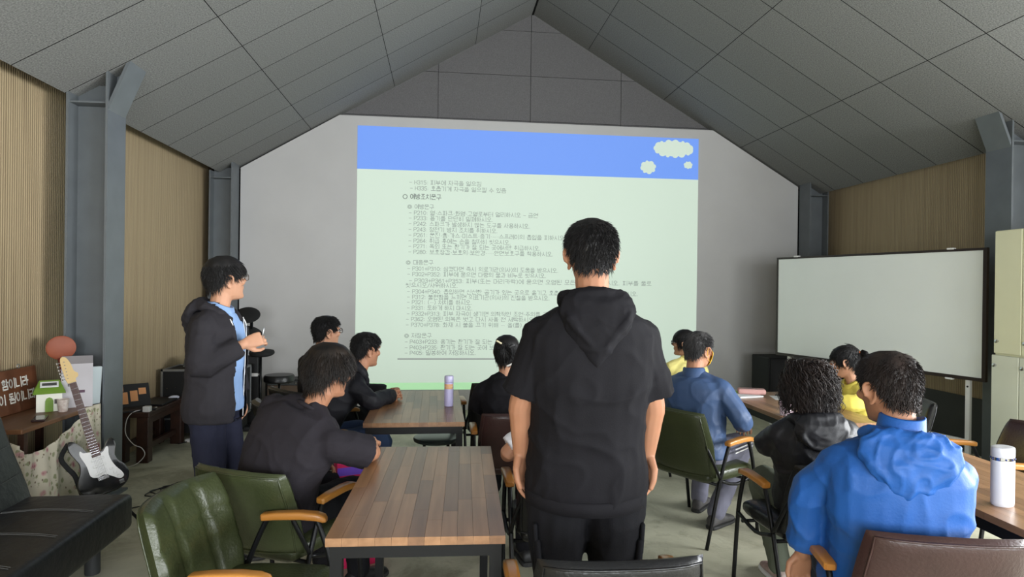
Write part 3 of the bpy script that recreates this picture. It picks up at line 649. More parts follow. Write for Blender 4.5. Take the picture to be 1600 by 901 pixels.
# ------------------------------------------------------------------ black sofa bed
t = thing('sofa', 'black leather sofa bed with stitched seat in the left foreground', 'sofa', (-1.70, 3.74, 0), math.radians(1.5))
def cushion(x0, x1, y0, y1, z0, z1, r, wr, sd):
    b = MB(); n = 40; V = []; F = []
    bm = bmesh.new(); bmesh.ops.create_cube(bm, size=1)
    for q in bm.verts: q.co = ((x0+x1)/2+q.co.x*(x1-x0), (y0+y1)/2+q.co.y*(y1-y0), (z0+z1)/2+q.co.z*(z1-z0))
    bmesh.ops.bevel(bm, geom=bm.edges[:], offset=r, segments=4, profile=.5, affect='EDGES')
    bmesh.ops.subdivide_edges(bm, edges=[e for e in bm.edges if e.calc_length() > .25], cuts=14, use_grid_fill=True)
    bm.normal_update()
    for q in bm.verts:
        q.co += q.normal*(wr*mnoise.noise(Vector((q.co.x*5+sd, q.co.y*5, q.co.z*5)))+wr*.5*mnoise.noise(Vector((q.co.x*13, q.co.y*13+sd, q.co.z*13))))
    bm.verts.index_update(); b.add([q.co[:] for q in bm.verts], [[a.index for a in f.verts] for f in bm.faces]); bm.free(); return b
seat = cushion(-.62, 0, -2.0, 0, .21, .41, .035, .007, 3).obj('seat', M['sofa'], t, True)
for yy in (-.3, -.62, -.95):
    for k in (-.008, .008):
        MB().tube([(-.50, yy+k, .414), (-.33, yy+.02+k, .419), (-.16, yy+.005+k, .416), (-.06, yy-.02+k, .413)], .0016, 5, smooth=4).obj('stitching', M['thread'], seat)
Mb = Matrix.Translation((-.52, 0, .40)) @ Matrix.Rotation(math.radians(-20), 4, 'Y')
back = cushion(-.17, 0, -2.0, .02, -.06, .50, .045, .009, 9).obj('backrest', M['sofa'], t, True); back.matrix_local = Mb
for z in (.14, .3): MB().tube([(.008, -2.0+.06*k, z+.006*math.sin(k)) for k in range(34)], .0014, 5).obj('stitching', M['thread'], back)
for x, y in ((-.17, -.09), (-.52, -.09), (-.17, -1.85), (-.52, -1.85)):
    MB().lathe([(.036, 0), (.038, .01), (.038, .22)], 20, (x, y, 0)).obj('leg', mat('sofa_leg', (60, 62, 64), rough=.5) if (x, y) == (-.17, -.09) else bpy.data.materials['sofa_leg'], t, 40)

# ------------------------------------------------------------------ side table with floral cloth
t = thing('side_table', 'small brown-topped table draped with floral cloth behind the sofa', 'table', (-2.62, 3.96, 0))
MB().rbox(-.20, .20, 0, .80, .685, .715, .006, 2).obj('tabletop', M['table_wood'], t)
for x in (-.17, .15):
    for y in (.04, .74): MB().box(x, x+.035, y, y+.035, 0, .685).obj('leg', M['walnut_dark'], t)
fm = bpy.data.materials.new('floral_print'); fm.use_nodes = True
nt = fm.node_tree; N = nt.nodes; Lk = nt.links; p = N['Principled BSDF']; p.inputs['Roughness'].default_value = .9; p.inputs['Specular IOR Level'].default_value = .1
tc = N.new('ShaderNodeTexCoord'); wnz = N.new('ShaderNodeTexNoise'); wnz.inputs['Scale'].default_value = 30; wnz.inputs['Detail'].default_value = 3
Lk.new(tc.outputs['Object'], wnz.inputs['Vector'])
mixv = N.new('ShaderNodeVectorMath'); mixv.operation = 'MULTIPLY_ADD'; mixv.inputs[1].default_value = (.035, .035, .035); Lk.new(wnz.outputs['Color'], mixv.inputs[0]); Lk.new(tc.outputs['Object'], mixv.inputs[2])
def spots(scale, th, soft, seedv):
    v = N.new('ShaderNodeTexVoronoi'); v.inputs['Scale'].default_value = scale; v.inputs['Randomness'].default_value = .9
    mp = N.new('ShaderNodeMapping'); mp.inputs['Location'].default_value = (seedv, seedv*2, seedv); Lk.new(mixv.outputs[0], mp.inputs['Vector']); Lk.new(mp.outputs[0], v.inputs['Vector'])
    mr = N.new('ShaderNodeMapRange'); mr.inputs['From Min'].default_value = th; mr.inputs['From Max'].default_value = th-soft; Lk.new(v.outputs['Distance'], mr.inputs['Value']); return mr.outputs[0]
def over(base, col, fac, isc=False):
    m = N.new('ShaderNodeMixRGB'); Lk.new(fac, m.inputs['Fac'])
    if isc: m.inputs['Color1'].default_value = base
    else: Lk.new(base, m.inputs['Color1'])
    m.inputs['Color2'].default_value = col; return m.outputs[0]
c = over(lin((206, 198, 178)), lin((150, 152, 118)), spots(21, .33, .1, .3), True); c = over(c, lin((192, 152, 148)), spots(14, .36, .14, 1.7)); c = over(c, lin((160, 104, 108)), spots(14, .19, .1, 1.7)); c = over(c, lin((126, 110, 92)), spots(25, .2, .08, 4.1))
Lk.new(c, p.inputs['Base Color'])
V = []; F = []; nu, nv = 90, 30
path = [(-.19, -.012), (.0, -.014), (.19, -.012), (.212, .005), (.214, .2), (.216, .42), (.215, .64), (.213, .81)]
def pt(s):
    k = s*(len(path)-1); i = min(int(k), len(path)-2); f = k-i; return (path[i][0]*(1-f)+path[i+1][0]*f, path[i][1]*(1-f)+path[i+1][1]*f)
for j in range(nv+1):
    for i in range(nu+1):
        s = i/nu; x, y = pt(s); tz = j/nv
        topz = .60+.07*math.sin(s*7+1)+(.09 if s > .85 else 0)+.05*s; topz = min(topz, .72)
        z = .09+(topz-.09)*tz; d = .016*math.sin(s*34+.8*math.sin(tz*3))*(1.15-tz)+.006*math.sin(s*71)
        V.append((x+(d+.02*(1-tz) if x > .19 else 0), y-(d+.02*(1-tz) if x <= .19 else 0), z))
for j in range(nv):
    for i in range(nu): a = j*(nu+1)+i; F.append((a, a+1, a+nu+2, a+nu+1))
ck = MB().add(V, F).obj('floral_cloth', fm, t, True); sm = ck.modifiers.new('thickness', 'SOLIDIFY'); sm.thickness = .003

# things on the side table
t = thing('wooden_sign', 'brown wooden plaque with white brush lettering leaning on the left wall', 'sign', (-2.775, 3.76, .7155))
Ms = Matrix.Rotation(math.radians(-7), 4, 'Y')
sb = MB().rbox(0, .018, 0, .94, 0, .285, .004, 2).obj('board', M['sign'], t); sb.matrix_local = Ms
for k, yy in ((0, .16), (1, .78)): MB().tube([(.009+.0*math.cos(a), yy+.014*math.cos(a), .298+.014*math.sin(a)) for a in [2*PI*i/14 for i in range(15)]], .003, 6).obj('hanging_ring', M['alu'], sb, True)
ink = mat('white_paint', (236, 234, 226), rough=.6)
for s, z, y0, wd in (('너와 함께 함이니라', .165, .27, .58), ('네 하나님이 됨이니라', .07, .25, .66)):
    o = link('lettering', pen(s, wd, .062, .0095), ink, sb); o['kind'] = 'stuff'; o.location = (.0188, y0, z); o.rotation_euler = (PI/2, 0, PI/2)
t = thing('planter_box', 'white house-shaped box with green roof and green door on the side table', 'box', (-2.62, 4.56, .7155), math.radians(30))
wh = mat('house_white', (222, 222, 208), rough=.6); gr = mat('house_green', (108, 142, 48), rough=.6)
MB().box(-.07, .07, -.07, .07, 0, .135).obj('walls', wh, t)
MB().add([(-.09, -.09, .12), (.09, -.09, .12), (.09, .09, .12), (-.09, .09, .12), (-.055, 0, .20), (.055, 0, .20)], [(0, 1, 5, 4), (1, 2, 5), (2, 3, 4, 5), (3, 0, 4), (3, 2, 1, 0)]).obj('roof', gr, t)
dr = MB().prism([(-.022, 0), (.022, 0), (.022, .07), (.015, .088), (0, .095), (-.015, .088), (-.022, .07)], 0, .006, Matrix(((1, 0, 0, .0), (0, 0, -1, -.07), (0, 1, 0, 0), (0, 0, 0, 1)))).obj('door', gr, t)
MB().box(.028, .058, -.075, -.07, .05, .08).obj('window', M['walnut_dark'], t)
lb = MB().box(-.05, .05, -.06, .0, 0, .004).obj('label_card', M['paper'], t); lb.location = (0, -.02, .19); lb.rotation_euler = (.5, 0, 0)
MB().box(-.04, .04, -.045, -.015, .004, .0045).obj('label_print', M['dark_skirt'], lb)
t = thing('collection_box', 'tall clear-fronted grey paper box with a dark syllable beside the column', 'box', (-2.515, 4.69, .7155), math.radians(28))
gb = mat('grey_card', (186, 182, 186), rough=.6)
MB().box(-.09, .09, -.05, .05, 0, .30).obj('card_body', gb, t)
MB().add([(-.09, -.05, .30), (.09, -.05, .30), (.09, .05, .345), (-.09, .05, .345), (-.09, .05, .30), (.09, .05, .30)], [(0, 1, 2, 3), (0, 3, 4), (1, 5, 2), (3, 2, 5, 4), (0, 4, 5, 1)]).obj('lid', mat('grey_card_lid', (168, 164, 168), rough=.5), t)
o = link('lettering', pen('함', .035, .042, .005), M['walnut_dark'], t); o['kind'] = 'stuff'; o.location = (-.055, -.0512, .15); o.rotation_euler = (PI/2, 0, 0)
MB().rbox(.0, .045, -.053, -.05, .10, .118, .001, 1).obj('sticker', mat('dark_purple', (80, 50, 70), rough=.5), t)
o = tag(MB().rbox(-.05, .05, -.018, .018, 0, .265, .006, 2).obj('paper_packet', mat('pale_blue_paper', (186, 196, 198), rough=.7)), 'narrow pale blue-grey paper packet leaning beside the grey box', 'packet'); o.location = (-2.455, 4.765, .7165); o.rotation_euler = (0, .06, 1.2)
t = thing('paper_cup', 'white paper cup with dotted print behind the guitar neck', 'cup', (-2.50, 4.50, .7155))
MB().lathe([(.024, 0), (.026, .002), (.035, .08), (.0365, .082), (.0345, .083), (.0335, .08), (.024, .006)], 24).obj('body', mat('cup_paper', (214, 206, 198), rough=.7, col2=(180, 160, 150), vscale=50), t, 40)
o = tag(MB().rbox(-.035, .035, -.08, .08, 0, .014, .006, 3).obj('phone', mat('dark_glossy', (42, 26, 26), rough=.15)), 'dark glossy phone lying on the side table edge', 'phone'); o.location = (-2.49, 4.24, .7155); o.rotation_euler.z = .4
t = thing('paddle', 'reddish-brown round wooden paddle standing behind the boxes', 'paddle', (-2.66, 4.76, .7155), math.radians(25))
rp = mat('paddle_wood', (142, 66, 30), rough=.5, col2=(128, 58, 26), vscale=12)
oval([(.0, 0), (.85, .0), (1, .004), (1, .014), (.85, .018), (.0, .018)], .088, .084, 30).obj('blade', rp, t, 40).matrix_local = Matrix.Translation((0, 0, .40)) @ Matrix.Rotation(PI/2, 4, 'X')
MB().tube([(0, -.009, .33), (.02, -.009, .20), (.045, -.009, .0)], [.022, .017, .018], 10).obj('handle', mat('paddle_grip', (104, 36, 34), rough=.4), t, True)

# ------------------------------------------------------------------ electric guitar
y_ = Vector((-.31, .05, .896)).normalized(); n_ = Vector((.55, -.83, .1)); n_ = (n_-y_*n_.dot(y_)).normalized(); x_ = y_.cross(n_).normalized()
Gm = Matrix(((x_.x, y_.x, n_.x, -2.118), (x_.y, y_.y, n_.y, 4.31), (x_.z, y_.z, n_.z, .225), (0, 0, 0, 1))) @ Matrix.Scale(.865, 4)
t = thing('electric_guitar', 'black electric guitar with white pickguard leaning on the floral cloth', 'guitar')
t.matrix_world = Gm
def spl(P, k=4):
    P = [Vector((a, b, 0)) for a, b in P]; n = len(P); Q = []
    for i in range(n):
        a, b, c, d = P[i-1], P[i], P[(i+1) % n], P[(i+2) % n]
        for j in range(k):
            u = j/k; q = .5*((2*b)+(c-a)*u+(2*a-5*b+4*c-d)*u*u+(3*b-a-3*c+d)*u**3); Q.append((q.x, q.y))
    return Q
OUT = [(0, 0), (.08, .005), (.14, .04), (.165, .10), (.155, .16), (.125, .21), (.115, .25), (.125, .29), (.14, .33), (.135, .37), (.115, .385), (.09, .37), (.06, .33), (.03, .315), (-.03, .315), (-.05, .34), (-.07, .39), (-.10, .435), (-.13, .45), (-.15, .43), (-.15, .38), (-.13, .32), (-.115, .27), (-.125, .21), (-.155, .15), (-.165, .09), (-.14, .035), (-.08, .005)]
gb_ = mat('guitar_black', (20, 21, 23), rough=.22, coat=.4)
oo = spl(OUT); R = [[(x*s, y*s+(1-s)*.2, z) for x, y in oo] for s, z in ((.955, -.022), (.99, -.017), (1, -.010), (1, .010), (.99, .017), (.955, .022))]
MB().rings(R).obj('body', gb_, t, 35)
PG = [(-.03, .33), (-.07, .34), (-.085, .36), (-.095, .33), (-.075, .24), (-.07, .16), (-.03, .135), (.01, .14), (.05, .115), (.095, .075), (.125, .085), (.12, .12), (.095, .17), (.08, .22), (.075, .27), (.085, .325), (.07, .33), (.035, .30)]
pgd = MB().prism(spl(PG, 3), .0222, .0245).obj('pickguard', M['white'], t)
for yy, a in ((.265, 0), (.215, 0), (.165, .17)):
    o = MB().rbox(-.042, .042, -.01, .01, .0245, .032, .006, 2).obj('pickup', M['white'], t, 40); o.location = (0, yy, 0); o.rotation_euler.z = a
MB().rbox(-.035, .035, .108, .135, .0222, .033, .002, 1).obj('bridge', M['chrome'], t)
for x, y in ((.062, .165), (.078, .13), (.094, .098)): MB().lathe([(.011, .0246), (.010, .034), (.006, .0355)], 14, (x, y, 0)).obj('knob', M['white'], t, 40)
MB().rbox(.085, .12, .035, .065, .018, .0245, .004, 2).obj('jack_plate', M['chrome'], t)
MB().add([(-.0285, .285, .008), (.0285, .285, .008), (.022, .86, .008), (-.022, .86, .008), (-.0285, .285, .0275), (.0285, .285, .0275), (.022, .86, .0275), (-.022, .86, .0275)], [(3, 2, 1, 0), (4, 5, 6, 7), (0, 1, 5, 4), (1, 2, 6, 5), (2, 3, 7, 6), (3, 0, 4, 7)]).obj('neck', mat('rosewood', (74, 44, 36), rough=.45), t)
for k in range(20):
    y = .86-.57*(1-2**(-k/12))*1.45
    if y < .29: break
    hw = .022+(.86-y)/.575*.0065; MB().box(-hw, hw, y-.001, y+.001, .0275, .0288).obj('fret', M['chrome'], t)
mp_ = mat('maple', (206, 176, 118), rough=.4)
HS = [(-.022, .86), (.022, .86), (.026, .885), (.046, .90), (.048, .925), (.03, .945), (.025, 1.0), (.01, 1.05), (-.012, 1.065), (-.03, 1.05), (-.036, 1.0), (-.036, .93), (-.033, .885)]
hs_ = MB().prism(spl(HS, 3), .006, .021).obj('headstock', mp_, t)
for k in range(6):
    y = .90+k*.025; MB().tube([(-.034, y, .012), (-.056, y, .012)], [.003, .003], 6).tube([(-.056, y-.007, .012), (-.056, y+.007, .012)], .006, 8).obj('tuner', M['chrome'], hs_)
    MB().lathe([(.0035, .021), (.0035, .030)], 8, (-.020+.0016*k, y, 0)).obj('string_post', M['chrome'], hs_)
for k in range(6):
    x = -.018+k*.0072; MB().tube([(x*1.35, .12, .0335), (x*.85, .865, .0295)], .0005, 4).obj('string', M['chrome'], t)
st = MB(); P_ = [(-.135, .44, -.02), (-.20, .36, -.03), (-.185, .28, -.03), (-.155, .20, -.03), (-.15, .08, -.03), (-.13, -.03, -.03), (-.03, -.02, -.02)]
MB().tube(P_, .016, 8, smooth=4, flat=.25).obj('strap', M['blackmatte'], t, True)
# guitar stand, cable and amp lead
t = thing('guitar_stand', 'black folding guitar stand under the electric guitar', 'stand', (-2.10, 4.31, 0), math.radians(-35))
for sx in (-1, 1):
    MB().tube([(sx*.03, .0, .20), (sx*.14, -.10, .0)], .010, 8).obj('leg', M['black_metal'], t); MB().tube([(sx*.05, -.02, .19), (sx*.07, -.09, .185), (sx*.075, -.11, .22)], .009, 8, smooth=3).obj('cradle_arm', M['black_metal'], t, True)
MB().tube([(0, .02, .20), (0, .18, 0)], .010, 8).obj('leg', M['black_metal'], t)
def cord(name, label, pts, r, m, z=None): return tag(MB().tube(pts, r, 7, smooth=6).obj(name, m, None, True), label, 'cable')
rnd = random.Random(4); P_ = [(-2.15, 4.62, .012)]
for k in range(16): a = k*1.9; P_.append((-2.02+.19*math.cos(a)+.008*k, 4.98+.16*math.sin(a)+.01*k, .006+.0035*(k % 4)))
P_ += [(-1.72, 5.25, .006), (-1.62, 5.30, .006)]
cord('guitar_cable', 'tangled black guitar cable on the floor beside the guitar', P_, .0045, M['black'])

# ------------------------------------------------------------------ dark bench with laptop
t = thing('low_bench', 'low dark wooden bench along the left wall holding a laptop', 'bench', (-2.68, 5.82, 0))
MB().rbox(-.16, .15, 0, .82, .40, .445, .006, 2).obj('top', M['walnut_dark'], t)
for x in (-.15, .04):
    for y in (.01, .70): MB().rbox(x, x+.10, y, y+.09, 0, .40, .006, 2).obj('leg', M['walnut_dark'], t)
for x in (-.12, .07): MB().box(x, x+.03, .10, .70, .10, .15).obj('stretcher', M['walnut_dark'], t)
MB().box(.10, .13, .10, .70, .34, .40).obj('apron', M['walnut_dark'], t)
t = thing('laptop', 'open black laptop with orange notes on its screen on the bench', 'laptop', (-2.70, 5.93, .446), math.radians(38))
MB().rbox(-.15, .15, -.09, .11, 0, .016, .004, 1).obj('base', M['black'], t); MB().box(-.14, .14, -.03, .09, .016, .0175).obj('keyboard', M['blackmatte'], t)
sc_ = MB().rbox(-.16, .16, 0, .008, 0, .215, .003, 1).obj('screen', M['black'], t); sc_.location = (0, .11, .014); sc_.rotation_euler = (math.radians(-25), 0, 0)
on = mat('orange_note', (224, 158, 104), rough=.7)
for x0, x1, z0, z1 in ((-.13, -.02, .03, .14), (.0, .06, .05, .15), (-.12, -.05, .15, .2), (.07, .13, .11, .17)): MB().box(x0, x1, -.0015, 0, z0, z1).obj('orange_note', on, sc_)
tag(MB().rbox(-.11, .11, -.17, .17, 0, .018, .005, 2).obj('control_pad', M['black'], loc=(-2.66, 6.30, .446)), 'flat black device lying on the dark bench before the mouse', 'device')
t = thing('computer_mouse', 'white computer mouse on the far end of the dark bench', 'mouse', (-2.60, 6.50, .446), math.radians(-40))
MB().ell((0, 0, .014), .033, .055, .02, 18, 11).obj('shell', mat('mouse_white', (206, 210, 224), rough=.3), t, True); MB().rbox(-.004, .004, .015, .032, .030, .036, .002, 1).obj('wheel', M['black'], t)
tag(MB().rbox(-.03, .03, -.025, .025, 0, .05, .006, 2).obj('power_adapter', M['white'], loc=(-2.565, 5.86, .446)), 'white power adapter at the near end of the dark bench', 'adapter')
cord('white_cable', 'white cable hanging off the near end of the dark bench', [(-2.56, 6.04, .452), (-2.60, 5.92, .456), (-2.66, 5.84, .452), (-2.70, 5.80, .40), (-2.70, 5.77, .28), (-2.62, 5.74, .19), (-2.55, 5.73, .16), (-2.52, 5.72, .10), (-2.58, 5.70, .03), (-2.68, 5.66, .006)], .0035, M['white'])
cord('black_cable', 'black cable lying along the floor under the bench', [(-2.55, 6.5, .006), (-2.42, 6.7, .006), (-2.30, 6.9, .006), (-2.35, 7.15, .006), (-2.2, 7.3, .006), (-1.9, 7.2, .006), (-1.6, 7.35, .006)], .006, M['black'])
tag(MB().rbox(-.05, .05, -.03, .03, 0, .03, .004, 1).obj('power_strip', M['white'], loc=(-2.47, 6.60, 0)), 'small white power strip on the floor beside the road case', 'power strip')

# road case with folded music rest on top
t = thing('road_case', 'black road case with aluminium edges behind the presenter', 'case', (-2.80, 6.68, 0))
MB().box(.01, .74, .01, .44, .21, .70).obj('body', M['blackmatte'], t)
ed = MB()
for x in (0, .73): ed.box(x, x+.02, 0, .02, .20, .71).box(x, x+.02, .43, .45, .20, .71)
for z in (.20, .69): ed.box(0, .75, 0, .02, z, z+.02).box(0, .75, .43, .45, z, z+.02).box(0, .02, .02, .43, z, z+.02).box(.73, .75, .02, .43, z, z+.02)
ed.obj('metal_edging', M['alu'], t)
MB().rbox(.30, .38, -.012, .0, .655, .69, .003, 1).obj('latch', M['alu'], t)
MB().tube([(.30, -.004, .46), (.30, -.03, .45), (.48, -.03, .45), (.48, -.004, .46)], .006, 8).obj('handle', M['chrome'], t)
MB().box(.03, .72, .03, .42, .06, .20).obj('dolly', M['black'], t)
for x in (.08, .67):
    for y in (.08, .37): MB().lathe([(.008, -.012), (.028, -.012), (.03, 0), (.028, .012), (.008, .012)], 14, M=Matrix.Translation((x, y, .03)) @ Matrix.Rotation(PI/2, 4, 'Y')).obj('wheel', M['black'], t)
for x, z in ((.06, .52), (.14, .53), (.56, .40), (.60, .5)): MB().lathe([(.005, 0), (.004, .003)], 8, M=Matrix.Translation((x, .0085, z)) @ Matrix.Rotation(PI/2, 4, 'X')).obj('rivet', M['chrome'], t)
t = thing('music_rest', 'folded dark music rest lying on the road case', 'music stand', (-2.42, 6.88, .711), .3)
o = MB().rbox(-.22, .22, -.13, .13, 0, .012, .003, 1).obj('desk', M['dark_skirt'], t); o.location = (0, 0, .045); o.rotation_euler = (.28, .06, 0)
MB().tube([(-.1, -.05, 0), (-.1, -.05, .04)], .012, 8).obj('stem', M['chrome'], t); MB().tube([(.08, .06, 0), (.08, .06, .065)], .01, 8).obj('bracket', M['black_metal'], t)

# electronic drum kit
t = thing('electronic_drum_kit', 'black electronic drum kit with cymbal pads beside the presenter', 'drum kit', (-2.12, 7.35, 0))
post = MB().tube([(0, 0, 0), (0, 0, 1.27)], .018, 10).obj('post', M['black_metal'], t, True)
def disc(name, c, r, th, tilt, m): 
    o = MB().lathe([(.01, -th), (r*.8, -th), (r*.97, -th*.5), (r, 0), (r*.95, th*.6), (r*.3, th), (.01, th*1.3)], 28).obj(name, m, t, 40); o.location = c; o.rotation_euler = tilt; return o
disc('cymbal_pad', (-.03, -.05, 1.235), .135, .010, (math.radians(38), .15, 0), M['blackmatte']); disc('cymbal_pad', (.0, -.08, 1.04), .145, .010, (math.radians(22), .35, 0), M['blackmatte'])
disc('drum_pad', (.14, -.09, .82), .135, .03, (.1, 0, 0), M['blackmatte'])
MB().tube([(.0, .0, .78), (.14, -.09, .79)], .013, 8).obj('arm', M['black_metal'], t)
MB().rbox(-.06, .10, -.08, .06, .58, .78, .01, 2).obj('sound_module', M['black'], t); MB().box(-.055, .097, -.085, -.079, .555, .59).obj('white_strip', M['white'], t)
MB().rbox(-.055, .10, -.07, .05, .03, .55, .008, 2).obj('trigger_tower', M['blackmatte'], t); MB().tube([(.115, -.04, 0), (.115, -.04, .8)], .014, 8).obj('post', M['black_metal'], t, True)
for a in (-.5, 1.0, 2.6, 4.0): MB().tube([(0, 0, .03), (.26*math.cos(a), .26*math.sin(a), .012)], .012, 8).obj('foot', M['black_metal'], t)
MB().rbox(.02, .14, -.34, -.10, 0, .05, .01, 2).obj('pedal', M['black'], t)
t = thing('drum_stool', 'round black drum stool on a chrome post before the gable board', 'stool', (-1.83, 7.42, 0))
MB().lathe([(.02, .47), (.155, .47), (.168, .485), (.168, .535), (.155, .553), (.02, .556)], 32).obj('seat', M['blackleather'], t, 40)
MB().tube([(0, 0, .1), (0, 0, .47)], .014, 10).obj('post', M['chrome'], t, True)
for k in range(3): a = .6+k*2*PI/3; MB().tube([(0, 0, .26), (.22*math.cos(a), .22*math.sin(a), .01)], .010, 8).obj('leg', M['chrome'], t, True)
t = thing('guitar_amplifier', 'black guitar amplifier with brown grille behind the drum stool', 'amplifier', (-2.07, 7.72, 0))
MB().rbox(0, .46, .02, .30, 0, .45, .012, 2).obj('cabinet', M['black'], t); MB().box(.03, .43, .008, .02, .03, .38).obj('grille', mat('brown_grille', (96, 80, 66), rough=.9, bump=.4, bscale=300), t); MB().box(.03, .43, .010, .02, .39, .435).obj('control_panel', M['dark_skirt'], t)
for k in range(5): MB().lathe([(.012, 0), (.010, .015)], 12, M=Matrix.Translation((.08+k*.07, .010, .412)) @ Matrix.Rotation(PI/2, 4, 'X')).obj('knob', M['chrome'], t)
# pink and purple paper bag standing between the second chair and the table
t = thing('paper_bag', 'bright pink and purple paper bag beside the table behind the man in charcoal', 'bag', (-.47, 3.66, 0), .35)
MB().add([(-.11, -.05, 0), (.11, -.05, 0), (.11, .05, 0), (-.11, .05, 0), (-.12, -.05, .60), (.12, -.05, .60), (.12, .05, .60), (-.12, .05, .60)], [(3, 2, 1, 0), (0, 1, 5, 4), (1, 2, 6, 5), (2, 3, 7, 6), (3, 0, 4, 7)]).obj('bag_body', mat('hot_pink', (228, 36, 104), rough=.5), t)
MB().box(-.118, .118, -.053, -.0505, .52, .565).obj('print_band', mat('purple_print', (120, 80, 214), rough=.5), t)
for yy in (-.045, .045): MB().tube([(-.05, yy, .59), (-.04, yy, .68), (.04, yy, .68), (.05, yy, .59)], .003, 6, smooth=4).obj('handle', M['white'], t)
# added fill lamps over the photographer, outside the frame, to raise the ambient light
for x, y in FILL_LAMPS:
    t = thing('fill_lamp', 'added fill lamp hung %s of the ridge above the camera' % ('left' if x < XRID else 'right'), 'lamp', (x, y, zc(x)-.35))
    MB().box(-.05, .05, -.62, .62, 0, .05).obj('housing', M['white'], t); MB().tube([(0, -.58, -.02), (0, .58, -.02)], .014, 10).obj('fill_tube', emis('fill_glow', (255, 250, 240), 12.0), t, True)
    for yy in (-.4, .4): MB().tube([(0, yy, .05), (0, yy, .36)], .003, 6).obj('cable', M['white'], t)
# ------------------------------------------------------------------ people
def remesh(b, voxel, smooth_it=4, wr=0., seed=0., wscale=7., down=1.0):
    """fuse overlapping closed shells into one continuous skin; wr adds cloth folds (relief in the mesh)"""
    me = b.mesh('fused'); o = bpy.data.objects.new('fused', me); COL.objects.link(o)
    m = o.modifiers.new('r', 'REMESH'); m.mode = 'VOXEL'; m.voxel_size = voxel; m.adaptivity = 0
    if smooth_it: s = o.modifiers.new('s', 'SMOOTH'); s.factor = .5; s.iterations = smooth_it
    dg = bpy.context.evaluated_depsgraph_get(); out = bpy.data.meshes.new_from_object(o.evaluated_get(dg))
    bpy.data.objects.remove(o); bpy.data.meshes.remove(me); out.update()
    if wr:
        n = len(out.vertices); co = np.empty(n*3); out.vertices.foreach_get('co', co); no = np.empty(n*3); out.vertices.foreach_get('normal', no); co = co.reshape(-1, 3); no = no.reshape(-1, 3)
        d = np.empty(n)
        for i in range(n):
            x, y, z = co[i]
            w1 = mnoise.noise((x*wscale+seed, y*wscale, z*wscale*.38*down))
            g1 = mnoise.noise((x*wscale*.75+z*wscale*.55+seed, y*wscale*.75, z*wscale*.8-x*wscale*.35)); g2 = mnoise.noise((x*wscale*1.5-z*wscale*.8, y*wscale*1.5+seed, z*wscale*1.3+x*wscale*.5))
            r1 = max(0., 1-3.2*abs(g1))**2; r2 = max(0., 1-3.*abs(g2))**2
            d[i] = w1*.7+r1*.85+r2*.5-.4
        co += no*(d*wr)[:, None]; out.vertices.foreach_set('co', co.reshape(-1)); out.update()
    return out

# head surface in its own frame: x right, y forward, z up, eyes near z=0, chin -.118, crown +.118
HZ = [-.120, -.112, -.095, -.07, -.04, -.01, .02, .05, .075, .095, .108, .1165]
HW = [.020, .038, .051, .060, .068, .072, .0755, .0755, .070, .058, .040, .016]
HF = [.068, .086, .092, .093, .094, .092, .095, .091, .080, .060, .038, .012]
HB = [-.010, -.030, -.052, -.070, -.082, -.090, -.097, -.098, -.091, -.074, -.053, -.026]
def hint(z, T):
    return float(np.interp(z, HZ, T))
def hsurf(az, z, off=0.):
    w_, f, b = hint(z, HW)+off, hint(z, HF)+off, hint(z, HB)-off
    c = (f+b)/2*0; ca = math.cos(az)
    yc = -.005; y = yc+(f-yc)*ca if ca > 0 else yc+(yc-b)*ca
    e = .92
    return Vector((w_*math.copysign(abs(math.sin(az))**e, math.sin(az)), y, z))
def head_shells(b, Mh):
    R = []
    for z in HZ: R.append([hsurf(2*PI*k/28, z) for k in range(28)])
    b.rings(R, True, Mh)
    b.tube([(0, .092, .022), (0, .103, .004), (0, .112, -.018), (0, .098, -.028)], [.008, .0095, .0125, .008], 8, round_=True, M=Mh)
    for s in (-1, 1):
        b.ell((s*.011, .098, -.020), .008, .010, .007, 8, 6, Mh)      # nostril wing
        b.ell((s*.030, .086, .024), .026, .010, .008, 10, 6, Mh)      # brow ridge
        b.ell((s*.045, .070, -.022), .022, .020, .020, 10, 7, Mh)     # cheek
        E = Mh @ Matrix.Translation((s*.0775, -.012, -.012)) @ Matrix.Scale(1.12, 4) @ Matrix.Rotation(s*math.radians(-32), 4, 'Z') @ Matrix.Rotation(math.radians(-12), 4, 'X')
        b.ell((0, 0, 0), .006, .019, .030, 10, 8, E)
        b.tube([(s*.008, .014, -.006), (s*.011, .013, .020), (s*.012, -.004, .031), (s*.012, -.019, .018), (s*.011, -.018, -.004), (s*.008, -.008, -.022), (s*.005, .004, -.031)], .0052, 6, round_=True, M=E, smooth=3)
        b.ell((s*.004, .004, -.030), .005, .009, .009, 8, 6, E)
    b.ell((0, .093, -.050), .022, .008, .006, 10, 6, Mh); b.ell((0, .092, -.060), .019, .009, .006, 10, 6, Mh)
    b.ell((0, .080, -.100), .024, .018, .018, 10, 8, Mh)
